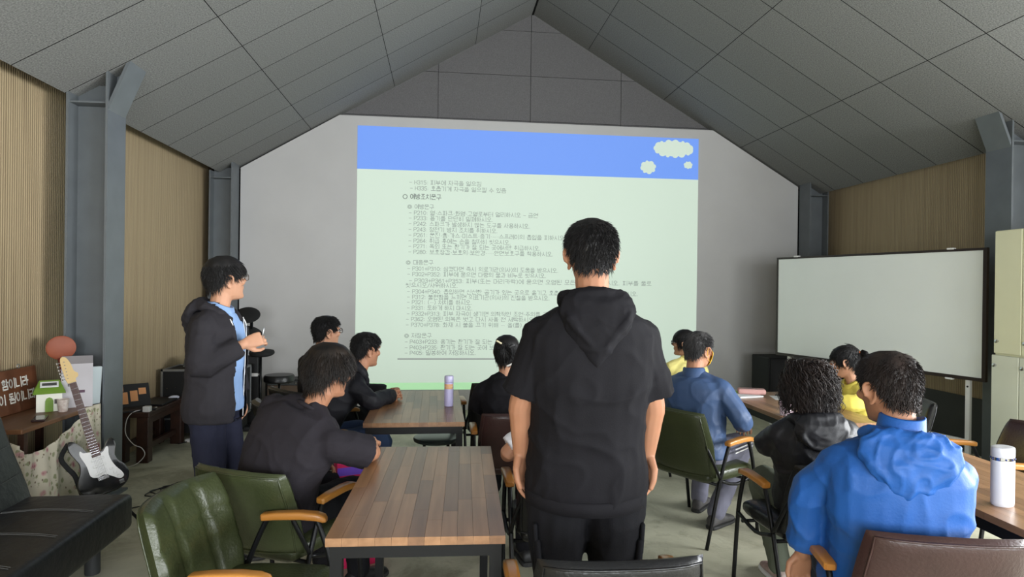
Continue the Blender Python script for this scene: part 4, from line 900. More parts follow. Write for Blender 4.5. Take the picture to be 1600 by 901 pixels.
def hand_shells(b, w_, d, n, side, curl=.5, s=1., thumb=.5):
    """w_: wrist, d: finger direction, n: palm normal (fingers curl towards it), side: +1 thumb towards cross(d,n)"""
    d = Vector(d).normalized(); n = Vector(n); n = (n-d*n.dot(d)).normalized(); x = d.cross(n)*side; w_ = Vector(w_)
    P = lambda a, c, e: w_+(x*a+d*c+n*e)*s
    R = []
    for c, hw, th in ((-.02, .024, .019), (.0, .026, .018), (.03, .036, .017), (.065, .041, .015), (.088, .040, .012), (.097, .036, .008)):
        R.append([P(hw*math.copysign(abs(math.cos(q))**.7, math.cos(q)), c, th*math.copysign(abs(math.sin(q))**.7, math.sin(q))) for q in [2*PI*k/14 for k in range(14)]])
    b.rings(R)
    for i, (xo, ln, r) in enumerate(((.031, .072, .0088), (.0105, .080, .0092), (-.0105, .074, .0088), (-.031, .058, .0078))):
        p = P(xo, .084-.006*(i == 3), 0); a = .12; pts = [p]; rr = [r*s]
        cu = curl*(1+.12*i)
        for k, fr in enumerate((.45, .31, .24)):
            a += cu*(.55, .9, .6)[k]; sp = (.06-.04*i)
            v = (d*math.cos(a)+n*math.sin(a)+x*sp*math.cos(a)).normalized(); p = p+v*ln*fr*s; pts.append(p); rr.append(r*s*(1-.10*(k+1)))
        b.tube(pts, rr, 8, round_=True)
    p0 = P(.022, .012, .004); v1 = (x*.72+d*.68+n*.25).normalized(); v2 = (x*(.35-.3*thumb)+d*.9+n*(.2+.5*thumb)).normalized(); v3 = (x*(.1-.4*thumb)+d*.9+n*(.2+.6*thumb)).normalized()
    b.tube([p0, p0+v1*.040*s, p0+v1*.040*s+v2*.034*s, p0+v1*.040*s+v2*.034*s+v3*.026*s], [.0145*s, .0125*s, .0108*s, .009*s], 8, round_=True)

SKIN = {}
def skin(col, nm):
    if nm not in SKIN:
        m = mat('skin_'+nm, col, rough=.55, spec=.35, var=.06, vscale=14); SKIN[nm] = m
        m.node_tree.nodes['Principled BSDF'].inputs['Subsurface Weight'].default_value = .12; m.node_tree.nodes['Principled BSDF'].inputs['Subsurface Radius'].default_value = (.012, .005, .003)
    return SKIN[nm]
HAIRM = {}
def hair_mat(nm, col, col2, rough=.42):
    if nm in HAIRM: return HAIRM[nm]
    m = mat('hair_'+nm, col, rough=.5, spec=.3, col2=col2, vscale=24, stretch=(1, 1, .3)); HAIRM[nm] = m; return m
eye_w = mat('eye_white', (220, 215, 208), rough=.3); eye_d = mat('iris', (34, 22, 18), rough=.2)

def hair(parent, Mh, style, m, seed=1):
    """scalp cap plus a few thousand tapered locks that follow the head"""
    rnd = random.Random(seed); b = MB()
    L = style.get('len', .03); th = style.get('th', .010); n = style.get('n', 1500); curl = style.get('curl', 0.); lw = style.get('w', .0028)
    nape = style.get('nape', -.075); front = style.get('front', .060); side = style.get('side', -.012); lift = style.get('lift', .25); grav = style.get('grav', .0)
    def line(az):
        a = abs(math.degrees(math.atan2(math.sin(az), math.cos(az))))
        return float(np.interp(a, [0, 30, 55, 72, 84, 96, 112, 135, 160, 180], [front, front+.002, front-.012, min(side, .0), side+.004, side+.028, nape*.2, nape*.8, nape, nape]))
    NA, NT = 44, 12; R = []
    for j in range(NT+1):
        t = j/NT; ring = []
        for k in range(NA):
            az = 2*PI*k/NA; z0 = line(az); z = z0+(.1165-z0)*t
            o = th*min(1, .12+t*3.2)+.003*mnoise.noise((math.sin(az)*6+seed, math.cos(az)*6, z*50))
            p = hsurf(az, z, o if t < .999 else o*.6); p.z += (th*max(0, (z-.05)/.066) if z > .05 else 0)
            ring.append(p)
        R.append(ring)
    b.rings(R, False, Mh); b.add([Mh @ p for p in R[-1]], [tuple(range(NA))])
    g = Vector((0, 0, -1)); wx, wy = style.get('whorl', (.01, -.035))
    for i in range(n):
        az = rnd.uniform(0, 2*PI); t = rnd.random()**.8; z0 = line(az); z = z0+(.113-z0)*t
        p = hsurf(az, z, th*.75*min(1, .2+t*3)); p.z += th*.6*max(0, (z-.05)/.066)
        nrm = Vector((p.x/.0056, (p.y+.002)/.0090, p.z/.0135)).normalized()
        fl = Vector((p.x-wx, p.y-wy, 0)); fl = fl.normalized() if fl.length > .002 else Vector((1, 0, 0))
        fl = fl*.8+g*(1-.5*max(0, p.z/.11)); fl = (fl-nrm*fl.dot(nrm)).normalized()
        tw = nrm.cross(fl); fl = (fl+tw*rnd.gauss(0, .28)+nrm*lift*rnd.uniform(.2, 1.2)).normalized()
        ln = L*rnd.uniform(.55, 1.25)*(style.get('topf', 1.) if p.z > .06 else 1.)*(style.get('backf', 1.) if p.y < 0 and p.z < .0 else 1.)
        ns = (3 if L < .04 else 5) if not curl else 12; pts = [p]; v = fl; ph = rnd.uniform(0, 6.3)
        for s in range(ns):
            v = (v+g*grav*(s+1)/ns).normalized()
            q = pts[-1]+v*ln/ns
            if curl: q = q+(tw*math.sin(ph+s*1.15)+nrm*math.cos(ph+s*1.15))*curl*(.6+.4*math.sin(ph*3))
            rr = Vector((q.x/(.074+th*.6), (q.y+.002)/(.094+th*.6), q.z/.125 if q.z > 0 else 0))
            if rr.length < 1 and q.z > -.10: k_ = 1/max(rr.length, .5); q = Vector((q.x*k_, (q.y+.002)*k_-.002, q.z))
            pts.append(q)
        r0 = lw*rnd.uniform(.7, 1.3); rad = [r0*(1-(s/(ns))**1.5*.92) for s in range(ns+1)]
        b.tube([Mh @ q for q in pts], rad, 3, False)
    for e in style.get('extra', []): e(b, Mh, rnd)
    o = b.obj('hair', m, parent, True); return o

def glasses(parent, Mh, m, r=.0016, w_=.024, h_=.018):
    b = MB()
    for s in (-1, 1):
        b.tube([Mh @ Vector((s*.034+w_*math.copysign(abs(math.cos(a))**.7, math.cos(a)), .108, .004+h_*math.copysign(abs(math.sin(a))**.7, math.sin(a)))) for a in [2*PI*k/20 for k in range(21)]], r, 6, False)
        b.tube([Mh @ Vector(q) for q in ((s*.058, .107, .012), (s*.072, .09, .012), (s*.082, .02, .006), (s*.083, -.015, .002), (s*.081, -.03, -.016))], r, 6, smooth=3)
    b.tube([Mh @ Vector(q) for q in ((-.010, .108, .008), (0, .111, .011), (.010, .108, .008))], r, 6)
    g = b.obj('glasses', m, parent, True)
    for s in (-1, 1):
        MB().prism([(s*.034+w_*.95*math.cos(2*PI*k/16), .004+h_*.95*math.sin(2*PI*k/16)) for k in range(16)], 0, .001, Mh @ Matrix(((1, 0, 0, 0), (0, 0, -1, .1085), (0, 1, 0, 0), (0, 0, 0, 1)))).obj('lens', gl, g)
    return g

def shoe(parent, ank, fwd, m, sole, sz=1.):
    f = Vector((fwd[0], fwd[1], 0)).normalized(); r = Vector((f.y, -f.x, 0)); a = Vector((ank[0], ank[1], 0))
    R = []; S = []
    for y, hw, top in ((-.075, .022, .055), (-.065, .032, .085), (-.03, .037, .105), (.02, .039, .100), (.07, .043, .080), (.12, .047, .062), (.165, .043, .052), (.19, .030, .042), (.200, .012, .030)):
        R.append([a+f*y*sz+r*hw*sz*math.copysign(abs(math.cos(q))**.7, math.cos(q))+Vector((0, 0, .018+(top-.018)*(.5+.5*math.sin(q)))) for q in [2*PI*k/16 for k in range(16)]])
        S.append([a+f*(y*1.03)*sz+r*(hw+.005)*sz*math.copysign(abs(math.cos(q))**.6, math.cos(q))+Vector((0, 0, .013+.013*math.copysign(abs(math.sin(q))**.5, math.sin(q)))) for q in [2*PI*k/16 for k in range(16)]])
    o = MB().rings(R).obj('shoe', m, parent, True); MB().rings(S).obj('sole', sole, o, 50); return o

def person(label, loc, heading, head, hhead, hpitch=0., hroll=0., build=1., shoulders=.172, pelvis=None, knees=None, ankles=None, elbows=None, wrists=None, hands=None, skin_m=None,
           top=None, top_m=None, sleeve='long', inner=None, trou_m=None, shoe_m=None, sole_m=None, hem=-.10, loose=.012, wr=.006, hair_style=None, hair_m=None, spec=None, eyes=True, vox=.009, hs=1., belly=0., open_front=False, fig_group=None, bow=0., top_len=None, seatd=.0, cuff_m=None, sh_drop=.022, legr=1.):
    """all joints in the local frame (x right, y forward, z up) whose origin is loc on the floor, turned by heading"""
    t = thing('person', label, 'person', (loc[0], loc[1], 0), -math.radians(heading))
    inv = (Matrix.Translation((loc[0], loc[1], 0)) @ Matrix.Rotation(-math.radians(heading), 4, 'Z')).inverted()
    hc = inv @ Vector(head)
    Mh = Matrix.Translation(hc) @ Matrix.Rotation(-math.radians(hhead-heading), 4, 'Z') @ Matrix.Rotation(math.radians(hpitch), 4, 'X') @ Matrix.Rotation(math.radians(hroll), 4, 'Y') @ Matrix.Scale(hs, 4)
    pel = Vector(pelvis); nb = Mh @ Vector((0, -.045, -.155)); nb.x = nb.x*.9
    ax = (nb-pel); Ls = ax.length; up = ax.normalized(); lat = Vector((1, 0, 0)); lat = (lat-up*lat.dot(up)).normalized(); fr = up.cross(lat); fr = -fr if fr.y < 0 else fr
    def spine(s): 
        q = pel+ax*s; return q-fr*(bow*math.sin(PI*min(1, max(0, s))))
    B = build
    # shoulder joints
    sc = spine(.835); sw = shoulders*B**.5; sh = [sc-lat*sw-up*sh_drop, sc+lat*sw-up*sh_drop]
    def torso(b, off, s0=-.12, s1=1.0):
        R = []
        for s, a, d, fo in ((-.20, .150, .110, .0), (-.10, .166, .122, .0), (0, .168, .122, .0), (.14, .158, .112+belly*.7, belly*.5), (.30, .158, .110+belly, belly*.7), (.48, .166, .112+belly*.5, .004), (.66, .175, .114, .004), (.80, .172, .104, .0), (.89, .135, .088, -.006), (.95, .088, .072, -.008), (1.0, .060, .062, -.006)):
            if s < s0 or s > s1: continue
            c = spine(s)+fr*fo
            R.append([c+lat*(a*B+off)*math.copysign(abs(math.cos(q))**.85, math.cos(q))+fr*(d*B**.7+off)*math.copysign(abs(math.sin(q))**.85, math.sin(q)) for q in [2*PI*k/24 for k in range(24)]])
        b.rings(R)
        for k in (0, 1): b.tube([spine(.955)+lat*(.02 if k else -.02), (spine(.915)+sh[k])/2+up*.010, sh[k]], [.044+off*.6, .050+off*.6, .053+off*.6], 12, round_=True, smooth=3)
    def arm(b, k, off, f0=0., f1=1., taper=(.056, .050, .044, .041, .031), extra=0.):
        s, e, w_ = sh[k], Vector(elbows[k]), Vector(wrists[k])
        pts = [s, s.lerp(e, .5), e, e.lerp(w_, .35), w_]; rr = [q*B**.5+off for q in taper]
        if f1 < 1:   # short sleeve: fraction of the upper arm
            k_ = B**.4; p_, r_ = [s, s.lerp(e, .35), s.lerp(e, .7), s.lerp(e, f1*1.0)], [.055*k_+off*.6, .058*k_+off*.6, .057*k_+off*.6+extra*.6, .056*k_+off*.6+extra]
            b.tube(p_, r_, 14, round_=False); b.ell(tuple(s), r_[0], r_[0], r_[0], 12, 8)
        elif extra < 0:
            b.ell(tuple(s), rr[0], rr[0], rr[0], 12, 8); b.tube([s, s.lerp(e, .5), e, e.lerp(w_, .35), e.lerp(w_, .68), e.lerp(w_, .89)], rr[:4]+[rr[4]+.006, rr[4]], 12, round_=False, smooth=3)
        else: b.tube(pts, rr, 12, round_=True, smooth=3)
    # body: head, neck, torso core, arms, hands in one skin
    b = MB(); head_shells(b, Mh)
    b.tube([Mh @ Vector((0, -.022, -.035)), Mh @ Vector((0, -.028, -.095)), nb, spine(.90)], [.058*hs, .056*hs*B**.4, .054*B**.4, .052], 14, round_=True)
    torso(b, -.030, s0=-.1)
    for k in (0, 1):
        arm(b, k, -.004)
        h = hands[k] if hands else None
        if h is None:
            d = (Vector(wrists[k])-Vector(elbows[k])).normalized(); h = dict(d=d, n=(0, 0, -1), curl=.5)
        hand_shells(b, wrists[k], h['d'], h['n'], h.get('side', 1 if k == 0 else -1), h.get('curl', .5), h.get('s', 1.), h.get('thumb', .5))
    o = link('body', remesh(b, h.get('vox', .0048) if hands else .0055, 2), skin_m, t, True)
    if eyes:
        for s in (-1, 1):
            e = MB().ell((s*.031, .0835, .004), .0135, .0115, .0085, 12, 8, Mh).obj('eye', eye_w, t, True); MB().ell((s*.031, .0925, .004), .006, .0035, .006, 10, 6, Mh).obj('iris', eye_d, e, True)
            MB().tube([Mh @ Vector(q) for q in ((s*.014, .098, .024), (s*.03, .097, .030), (s*.048, .086, .026))], [.0025, .0032, .0015], 6, round_=True).obj('eyebrow', hair_m, t, True)
    # clothes
    if inner:
        b = MB(); torso(b, .015, s0=-.12, s1=.96); link('shirt', remesh(b, .010, 3, .003, 3.), inner, t, True)
    b = MB(); torso(b, loose, s0=hem, s1=.955 if sleeve != 'none' else .92)
    for k in (0, 1):
        if sleeve == 'long': arm(b, k, loose*.55+.004, taper=(.049, .049, .048, .044, .037), extra=-1)
        elif sleeve == 'short': arm(b, k, loose*.9+.004, f1=spec.get('sl', .8) if spec else .8, extra=.008)
    me = remesh(b, vox, 3, wr, sum(map(ord, label)) % 17, spec.get('ws', 7.) if spec else 7.)
    if open_front:
        bm = bmesh.new(); bm.from_mesh(me); kill = []
        for f in bm.faces:
            c = f.calc_center_median(); q = c-spine(.5)
            if abs(q.dot(lat)) < .078+.02*max(0, (c.z-spine(.6).z)*2) and q.dot(fr) > .02 and f.normal.dot(fr) > .1: kill.append(f)
        bmesh.ops.delete(bm, geom=kill, context='FACES'); bm.to_mesh(me); bm.free()
    tp = link(top or 'shirt', me, top_m, t, True)
    # trousers
    b = MB(); hips = [pel+Vector((-.09*B, 0, -.03)), pel+Vector((.09*B, 0, -.03))]
    b.ell(tuple(pel+Vector((0, 0, -.03))), .172*B, .128*B**.7, .105, 18, 10)
    for k in (0, 1):
        K, A = Vector(knees[k]), Vector(ankles[k])
        b.tube([hips[k], hips[k].lerp(K, .5), K, K.lerp(A, .4), A], [.098*B**.6*legr, .090*B**.6*legr, .074*legr, .068*legr, .060*legr], 14, round_=True, smooth=3)
    link('trousers', remesh(b, .011, 3, .005, 5., 8.), trou_m, t, True)
    for k in (0, 1):
        K, A = Vector(knees[k]), Vector(ankles[k]); f = (K-A); f.z = 0
        if f.length < .06: f = Vector((0.12*(1 if k else -1), 1, 0))
        shoe(t, (A.x, A.y), (f.x, f.y), shoe_m or M['black'], sole_m or (M['white'] if shoe_m is shoe_tri else sole_dark))
    hr = hair(t, Mh, hair_style, hair_m, seed=sum(map(ord, label)) % 997)
    return dict(root=t, Mh=Mh, nb=nb, sp=spine, lat=lat, fr=fr, up=up, top=tp, hair=hr, sh=sh)

def hood(P, m, w_=.13, drop=.17, th=.035, wr=.005, name='hood', yoff=0.):
    """a hood lying down the back: a thick roll round the neck running into a pouch that hangs to a rounded tip"""
    nb, lat, fr, up = P['nb'], P['lat'], P['fr'], P['up']; c = nb-up*.01
    Q = lambda a, f, u: c+lat*a+fr*(f+yoff)+up*u
    b = MB()
    b.tube([Q(-.060, .085, -.055), Q(-.094, .04, -.015), Q(-.100, -.03, .012), Q(-.06, -.085, .028), Q(0, -.100, .034), Q(.06, -.085, .028), Q(.100, -.03, .012), Q(.094, .04, -.015), Q(.060, .085, -.055)], [.018, .024, .030, .032, .032, .032, .030, .024, .018], 10, round_=True, smooth=3)
    R = []
    for u, a, f, d in ((.040, w_*.62, -.105, .020), (.01, w_*.90, -.120, .032), (-.04, w_, -.130, th), (-.09, w_*.86, -.135, th*1.05), (-.09-(drop-.09)*.5, w_*.58, -.136, th), (-drop, w_*.22, -.134, th*.6)):
        R.append([Q(a*math.copysign(abs(math.cos(q))**.9, math.cos(q)), f+d*math.sin(q)+.020*(abs(math.cos(q))**2), u+.018*abs(math.cos(q))) for q in [2*PI*k/20 for k in range(20)]])
    b.rings(R)
    for s in (-1, 1): b.tube([Q(s*.088, -.05, .02), Q(s*w_*.75, -.135, -.03), Q(s*w_*.45, -.158, -.085), Q(0, -.165, -drop*.72)], [.018, .017, .014, .010], 8, round_=True, smooth=4)
    return link(name, remesh(b, .0065, 2, wr, 9., 11.), m, P['top'], True)
def collar(P, m, r=.012, h_=.03, name='collar'):
    nb, lat, fr, up = P['nb'], P['lat'], P['fr'], P['up']; R = []
    for s, hh, rr in ((0, -.045, .092), (1, -.005, .080), (2, h_, .072), (3, h_+.004, .066), (4, -.02, .070)):
        R.append([nb+lat*rr*.98*math.cos(q)+fr*(rr*math.sin(q)+.004)+up*(hh-.03*max(0, math.sin(q))) for q in [2*PI*k/28 for k in range(28)]])
    b = MB(); b.rings(R, False); return b.obj(name, m, P['top'], True)

SK1 = skin((178, 128, 100), 'warm'); SK2 = skin((166, 118, 90), 'tan'); SK3 = skin((190, 142, 114), 'fair')
HB_ = hair_mat('black', (16, 15, 16), (30, 28, 28)); HBR = hair_mat('brown_streaked', (14, 12, 12), (36, 27, 20)); HGR = hair_mat('greying', (26, 25, 26), (84, 82, 82)); HCU = hair_mat('dark_brown', (22, 18, 18), (48, 38, 34))
SHORT = dict(len=.030, th=.011, n=4000, w=.0020, lift=.42, nape=-.070, front=.062, side=.004)
cl_black = cloth('black_cotton', (20, 19, 23), fold=.6); cl_char = cloth('charcoal_cotton', (39, 36, 41), fold=.35); cl_hood = cloth('charcoal_fleece', (44, 42, 46), fold=.35); cl_shirt = cloth('pale_blue_oxford', (138, 168, 212), fold=.4, fscale=22)
cl_navy = cloth('navy_trouser', (34, 36, 52), fold=.35); cl_blacktrou = cloth('black_trouser', (20, 20, 24), fold=.45); cl_jacket = cloth('black_softshell', (23, 23, 28), fold=.35, rough=.6); cl_nylon = cloth('black_nylon', (24, 24, 29), fold=.6, rough=.5, spec=.4)
cl_blue = cloth('royal_blue_nylon', (30, 84, 156), fold=.7, rough=.55, fscale=7, spec=.35, weave=120, var=.08); cl_slate = cloth('slate_blue_nylon', (58, 80, 116), fold=.6, rough=.5, fscale=7, spec=.35)
cl_yellow = cloth('yellow_vest', (222, 204, 96), fold=.4); cl_yellow2 = cloth('pale_yellow_vest', (232, 220, 138), fold=.4); cl_white = cloth('white_cotton', (226, 226, 234), fold=.3); cl_grey = cloth('grey_trouser', (112, 112, 126), fold=.35); cl_khaki = cloth('khaki_trouser', (96, 102, 88), fold=.45); cl_greyb = cloth('dark_grey_trouser', (62, 66, 78), fold=.35)
shoe_grey = mat('grey_shoe', (74, 72, 72), rough=.7, var=.2, vscale=20); sole_dark = mat('dark_sole', (40, 40, 40), rough=.7); shoe_black = mat('black_shoe', (26, 26, 28), rough=.5); shoe_tri = mat('white_red_shoe', (214, 206, 196), rough=.6, col2=(122, 34, 44), vscale=11)

def seated(pel_z=.53, spread=.11, kx=.42, kz=.50, ank=.40, py=-.02, kl=None, kr=None):
    return dict(pelvis=(0, py, pel_z), knees=((-spread, kx, kz), (spread, kx, kz)), ankles=((-spread-.01, ank, .10), (spread+.01, ank, .10)))

# --- presenter standing at the left
P = person('man with glasses standing in a charcoal hoodie over a pale blue shirt', (-1.225, 3.66), 96, (-1.212, 3.70, 1.605), 46, hpitch=5, build=.97, pelvis=(0, -.02, .93),
    knees=((-.09, .03, .50), (.10, .0, .50)), ankles=((-.11, .02, .09), (.12, -.04, .09)), elbows=((-.225, -.03, 1.13), (.215, .0, 1.145)), wrists=((-.20, .03, .92), (.085, .17, 1.255)),
    hands=(dict(d=(.1, .2, -1), n=(1, -.2, 0), curl=.4), dict(d=(-.40, .80, .30), n=(-.75, -.3, -.3), curl=1.0, thumb=.8)), skin_m=SK3, top='hoodie', top_m=cl_hood, inner=cl_shirt, trou_m=cl_navy, hem=-.21, loose=.034, wr=.006, open_front=True, shoe_m=shoe_black, sole_m=sole_dark,
    hair_style=dict(len=.045, th=.016, n=4200, w=.0022, lift=.16, nape=-.058, front=.045, side=.0, grav=.15), hair_m=HB_, spec={})
glasses(P['root'], P['Mh'], mat('bronze_rim', (70, 56, 44), rough=.3, metal=.6)); hood(P, cl_hood, .135, .17, .045); collar(P, cl_shirt, h_=.028)
for s, l in ((-1, .13), (1, .13)):
    q = P['nb']+P['lat']*s*.088+P['fr']*.100-P['up']*.06
    MB().tube([q, q+P['fr']*.018-P['up']*.04, q+P['fr']*.022-P['up']*l], .0038, 6, smooth=3).obj('drawstring', M['white'], P['top'], True)
MB().tube([P['sp'](.90)-P['lat']*.088+P['fr']*.098, P['sp'](.6)-P['lat']*.082+P['fr']*.120, P['sp'](.2)-P['lat']*.080+P['fr']*.122, P['sp'](-.18)-P['lat']*.080+P['fr']*.122], .0032, 6, smooth=3).obj('zip_edge', M['white'], P['top'], True)
pm = P['root'].matrix_basis.copy(); pm = Matrix.Translation((-1.225, 3.66, 0)) @ Matrix.Rotation(-math.radians(96), 4, 'Z')
w_ = pm @ Vector((.035, .252, 1.300)); tag(MB().tube([w_+Vector((-.006, 0, -.05)), w_+Vector((.002, .01, .035)), w_+Vector((.003, .012, .045))], [.004, .004, .002], 8).obj('pen_pointer', M['alu'], None, True), "slim silver pen in the presenter's hand", 'pen')

# --- seated man with glasses, far left
P = person('seated man with glasses and black jacket, left of the slide', (-.95, 5.10), 42, (-.897, 5.07, 1.213), 52, hpitch=2, elbows=((-.27, .08, .80), (.27, .10, .80)), wrists=((-.12, .30, .70), (.12, .30, .70)), skin_m=SK3, top='jacket', top_m=cl_jacket, trou_m=cl_blacktrou,
    hair_style=dict(SHORT, len=.032, lift=.5), hair_m=HB_, shoe_m=shoe_black, loose=.02, **seated())
glasses(P['root'], P['Mh'], M['black'], r=.0024); collar(P, cl_jacket, h_=.02)

# --- man with clasped hands
P = person('seated man in a black jacket resting clasped hands on the second table', (-.84, 4.45), 58, (-.536, 4.60, 1.12), 48, hpitch=-4, build=1.02, elbows=((-.10, .40, .80), (.27, .26, .79)), wrists=((-.005, .535, .79), (.105, .525, .79)), bow=.05,
    hands=(dict(d=(.75, .62, .05), n=(.35, -.55, -.2), curl=.8, side=1), dict(d=(-.62, .75, .05), n=(-.5, -.4, -.2), curl=.8, side=-1)), skin_m=SK1, top='jacket', top_m=cl_jacket, trou_m=cloth('blue_jeans', (72, 92, 130), fold=.35), hair_style=dict(SHORT), hair_m=HB_, shoe_m=shoe_black, loose=.022, **seated(py=-.04))
collar(P, cl_jacket, h_=.035); hood(P, cl_jacket, .11, .10, .028, name='hood')

# --- man in charcoal T-shirt, foreground left
P = person('seated man in a charcoal T-shirt leaning an elbow on the foreground table', (-.74, 3.10), 33, (-.532, 3.08, 1.166), 46, hpitch=-6, build=1.14, elbows=((-.27, .16, .80), (.385, .165, .790)), wrists=((-.16, .36, .62), (.22, .37, .778)), bow=.06, shoulders=.185,
    hands=(dict(d=(.5, .8, -.2), n=(.2, -.1, -1), curl=.6), dict(d=(-.7, .6, 0), n=(0, -.1, -1), curl=.5)), skin_m=SK2, top='t_shirt', top_m=cl_char, sleeve='short', trou_m=cl_blacktrou, hair_style=dict(len=.062, th=.024, n=5200, lift=.30, nape=-.080, front=.045, side=-.022, grav=.28, w=.0022), hair_m=HBR, shoe_m=shoe_black, loose=.026, wr=.008, hem=-.21, spec=dict(sl=.93, ws=5.5), **seated(py=-.05, pel_z=.54))
glasses(P['root'], P['Mh'], M['alu'], r=.0012)
MB().tube([P['nb']+P['lat']*.073*math.cos(a)+P['fr']*.072*math.sin(a)+P['up']*(-.018-.02*math.sin(a)) for a in [2*PI*k/24 for k in range(25)]], .010, 8, False).obj('neckband', cl_char, P['top'], True)

# --- man standing in the centre
P = person('man standing with his back to the camera in a black hooded short-sleeved top', (.535, 2.27), 4, (.540, 2.26, 1.70), 6, hpitch=-2, build=1.17, sh_drop=.04, legr=1.13, shoulders=.160, pelvis=(0, 0, .93), hs=1.03,
    knees=((-.105, .01, .50), (.105, .01, .50)), ankles=((-.12, 0, .09), (.12, 0, .09)), elbows=((-.245, -.01, 1.155), (.242, -.01, 1.155)), wrists=((-.240, .045, .965), (.235, .035, .965)),
    hands=(dict(d=(.06, .12, -1), n=(.78, -.6, 0), curl=.45, thumb=.25, side=1, s=1.1, vox=.0042), dict(d=(-.04, .10, -1), n=(-.82, -.5, 0), curl=.55, thumb=.25, side=-1, s=1.1, vox=.0042)), skin_m=SK2, top='hooded_top', top_m=cl_black, sleeve='short', trou_m=cl_blacktrou, hem=-.21, loose=.030, wr=.011, belly=.03, spec=dict(sl=.86, ws=5.0), vox=.008,
    hair_style=dict(len=.028, th=.013, n=7000, lift=.42, nape=-.066, front=.062, side=.006, w=.0017), hair_m=HB_, shoe_m=shoe_black, sole_m=sole_dark)
hood(P, cl_black, .135, .21, .036)
# ribbed hem, cargo pocket flaps
b = MB(); R = []
for u, o_ in ((-.205, .030), (-.200, .037), (-.125, .039), (-.118, .032)):
    c = P['sp'](u); R.append([c+P['lat']*(.160*1.17+o_)*math.cos(q)+P['fr']*(.120*1.17**.7+o_)*math.sin(q) for q in [2*PI*k/40 for k in range(40)]])
b.rings(R, False).obj('hem_band', cl_black, P['top'], True)
for s in (-1, 1):
    fl_ = MB().rbox(-.008, .008, -.07, .07, -.055, .055, .006, 2).obj('pocket_flap', cl_blacktrou, P['root'], True); fl_.location = (s*.190, -.015, .69); fl_.rotation_euler = (0, s*.06, 0)
    pk_ = MB().rbox(-.012, .012, -.075, .075, -.10, .09, .010, 2).obj('pocket', cl_blacktrou, P['root'], True); pk_.location = (s*.178, -.015, .60); pk_.rotation_euler = (0, s*.08, 0)

# --- woman with hair clips
def bun(b, Mh, rnd):
    for k in range(420):
        a = rnd.uniform(0, 2*PI); r = rnd.uniform(.0, .035); z = rnd.uniform(.03, .06)
        p = Vector((r*math.cos(a), -.095-.02*rnd.random(), .045+r*math.sin(a))); v = Vector((math.cos(a+1.7), -.4*rnd.random(), math.sin(a+1.7)-.6)); q = [p, p+v*.03, p+v*.05+Vector((0, 0, -.03))]
        b.tube([Mh @ x for x in q], [.0035, .003, .0005], 3, False)
P = person('woman in a black top with pale clips in her pinned-up black hair', (.49, 4.28), 4, (.452, 4.36, 1.125), 12, hs=.95, build=.95, elbows=((-.24, .10, .76), (.24, .10, .76)), wrists=((-.13, .32, .66), (.13, .32, .66)), skin_m=SK3, top='blouse', top_m=cl_black, trou_m=cl_blacktrou,
    hair_style=dict(len=.05, th=.014, n=2200, lift=.1, nape=-.075, front=.06, side=-.04, grav=.5, extra=[bun]), hair_m=HB_, shoe_m=shoe_black, loose=.024, **seated(pel_z=.51))
for x, z, c_ in ((-.045, .085, (226, 214, 176)), (.05, .060, (60, 60, 62)), (.03, -.078, (220, 216, 210))):
    o = MB().rbox(-.022, .022, -.005, .005, -.006, .006, .003, 2).obj('hair_clip', mat('clip_%d' % int(abs(x*1000)+abs(z*1000)), c_, rough=.3), P['hair'], True); o.matrix_local = P['Mh'] @ Matrix.Translation((x, -.103 if z > 0 else -.10, z)) @ Matrix.Rotation(.5 if x < 0 else -.4, 4, 'Y')

# --- person in white, hidden behind the standing man
P = person('seated person in a white top hidden behind the standing man', (.615, 3.20), 0, (.735, 3.28, 1.085), 5, elbows=((-.275, -.01, .735), (.27, .05, .74)), wrists=((-.15, .22, .68), (.14, .28, .68)), skin_m=SK1, top='t_shirt', top_m=cl_white, sleeve='short', trou_m=cl_blacktrou, hair_style=dict(SHORT), hair_m=HB_, shoe_m=shoe_black, loose=.024, spec=dict(sl=.88), **seated(pel_z=.52))
w_ = Vector((-.163, .20, .683)); MB().tube([w_+Vector((.033*math.cos(a), .012*math.sin(a)*.4, .033*math.sin(a))) for a in [2*PI*k/20 for k in range(21)]], .005, 6, False).obj('watch', M['chrome'], P['root'], True)

# --- woman in pale yellow with black glasses
P = person('seated woman in pale yellow with black glasses, half hidden by the masked man', (2.14, 5.52), -15, (2.185, 5.50, 1.095), -56, hs=.95, build=.95, elbows=((-.24, .10, .74), (.25, .08, .74)), wrists=((-.13, .32, .66), (.13, .32, .66)), skin_m=SK3, top='vest_jacket', top_m=cl_yellow2, trou_m=cl_blacktrou, hair_style=dict(len=.055, th=.014, n=2000, lift=.1, nape=-.085, front=.055, side=-.05, grav=.5), hair_m=HB_, shoe_m=shoe_black, loose=.022, **seated(pel_z=.50))
glasses(P['root'], P['Mh'], M['black'], r=.003); collar(P, cl_yellow2)

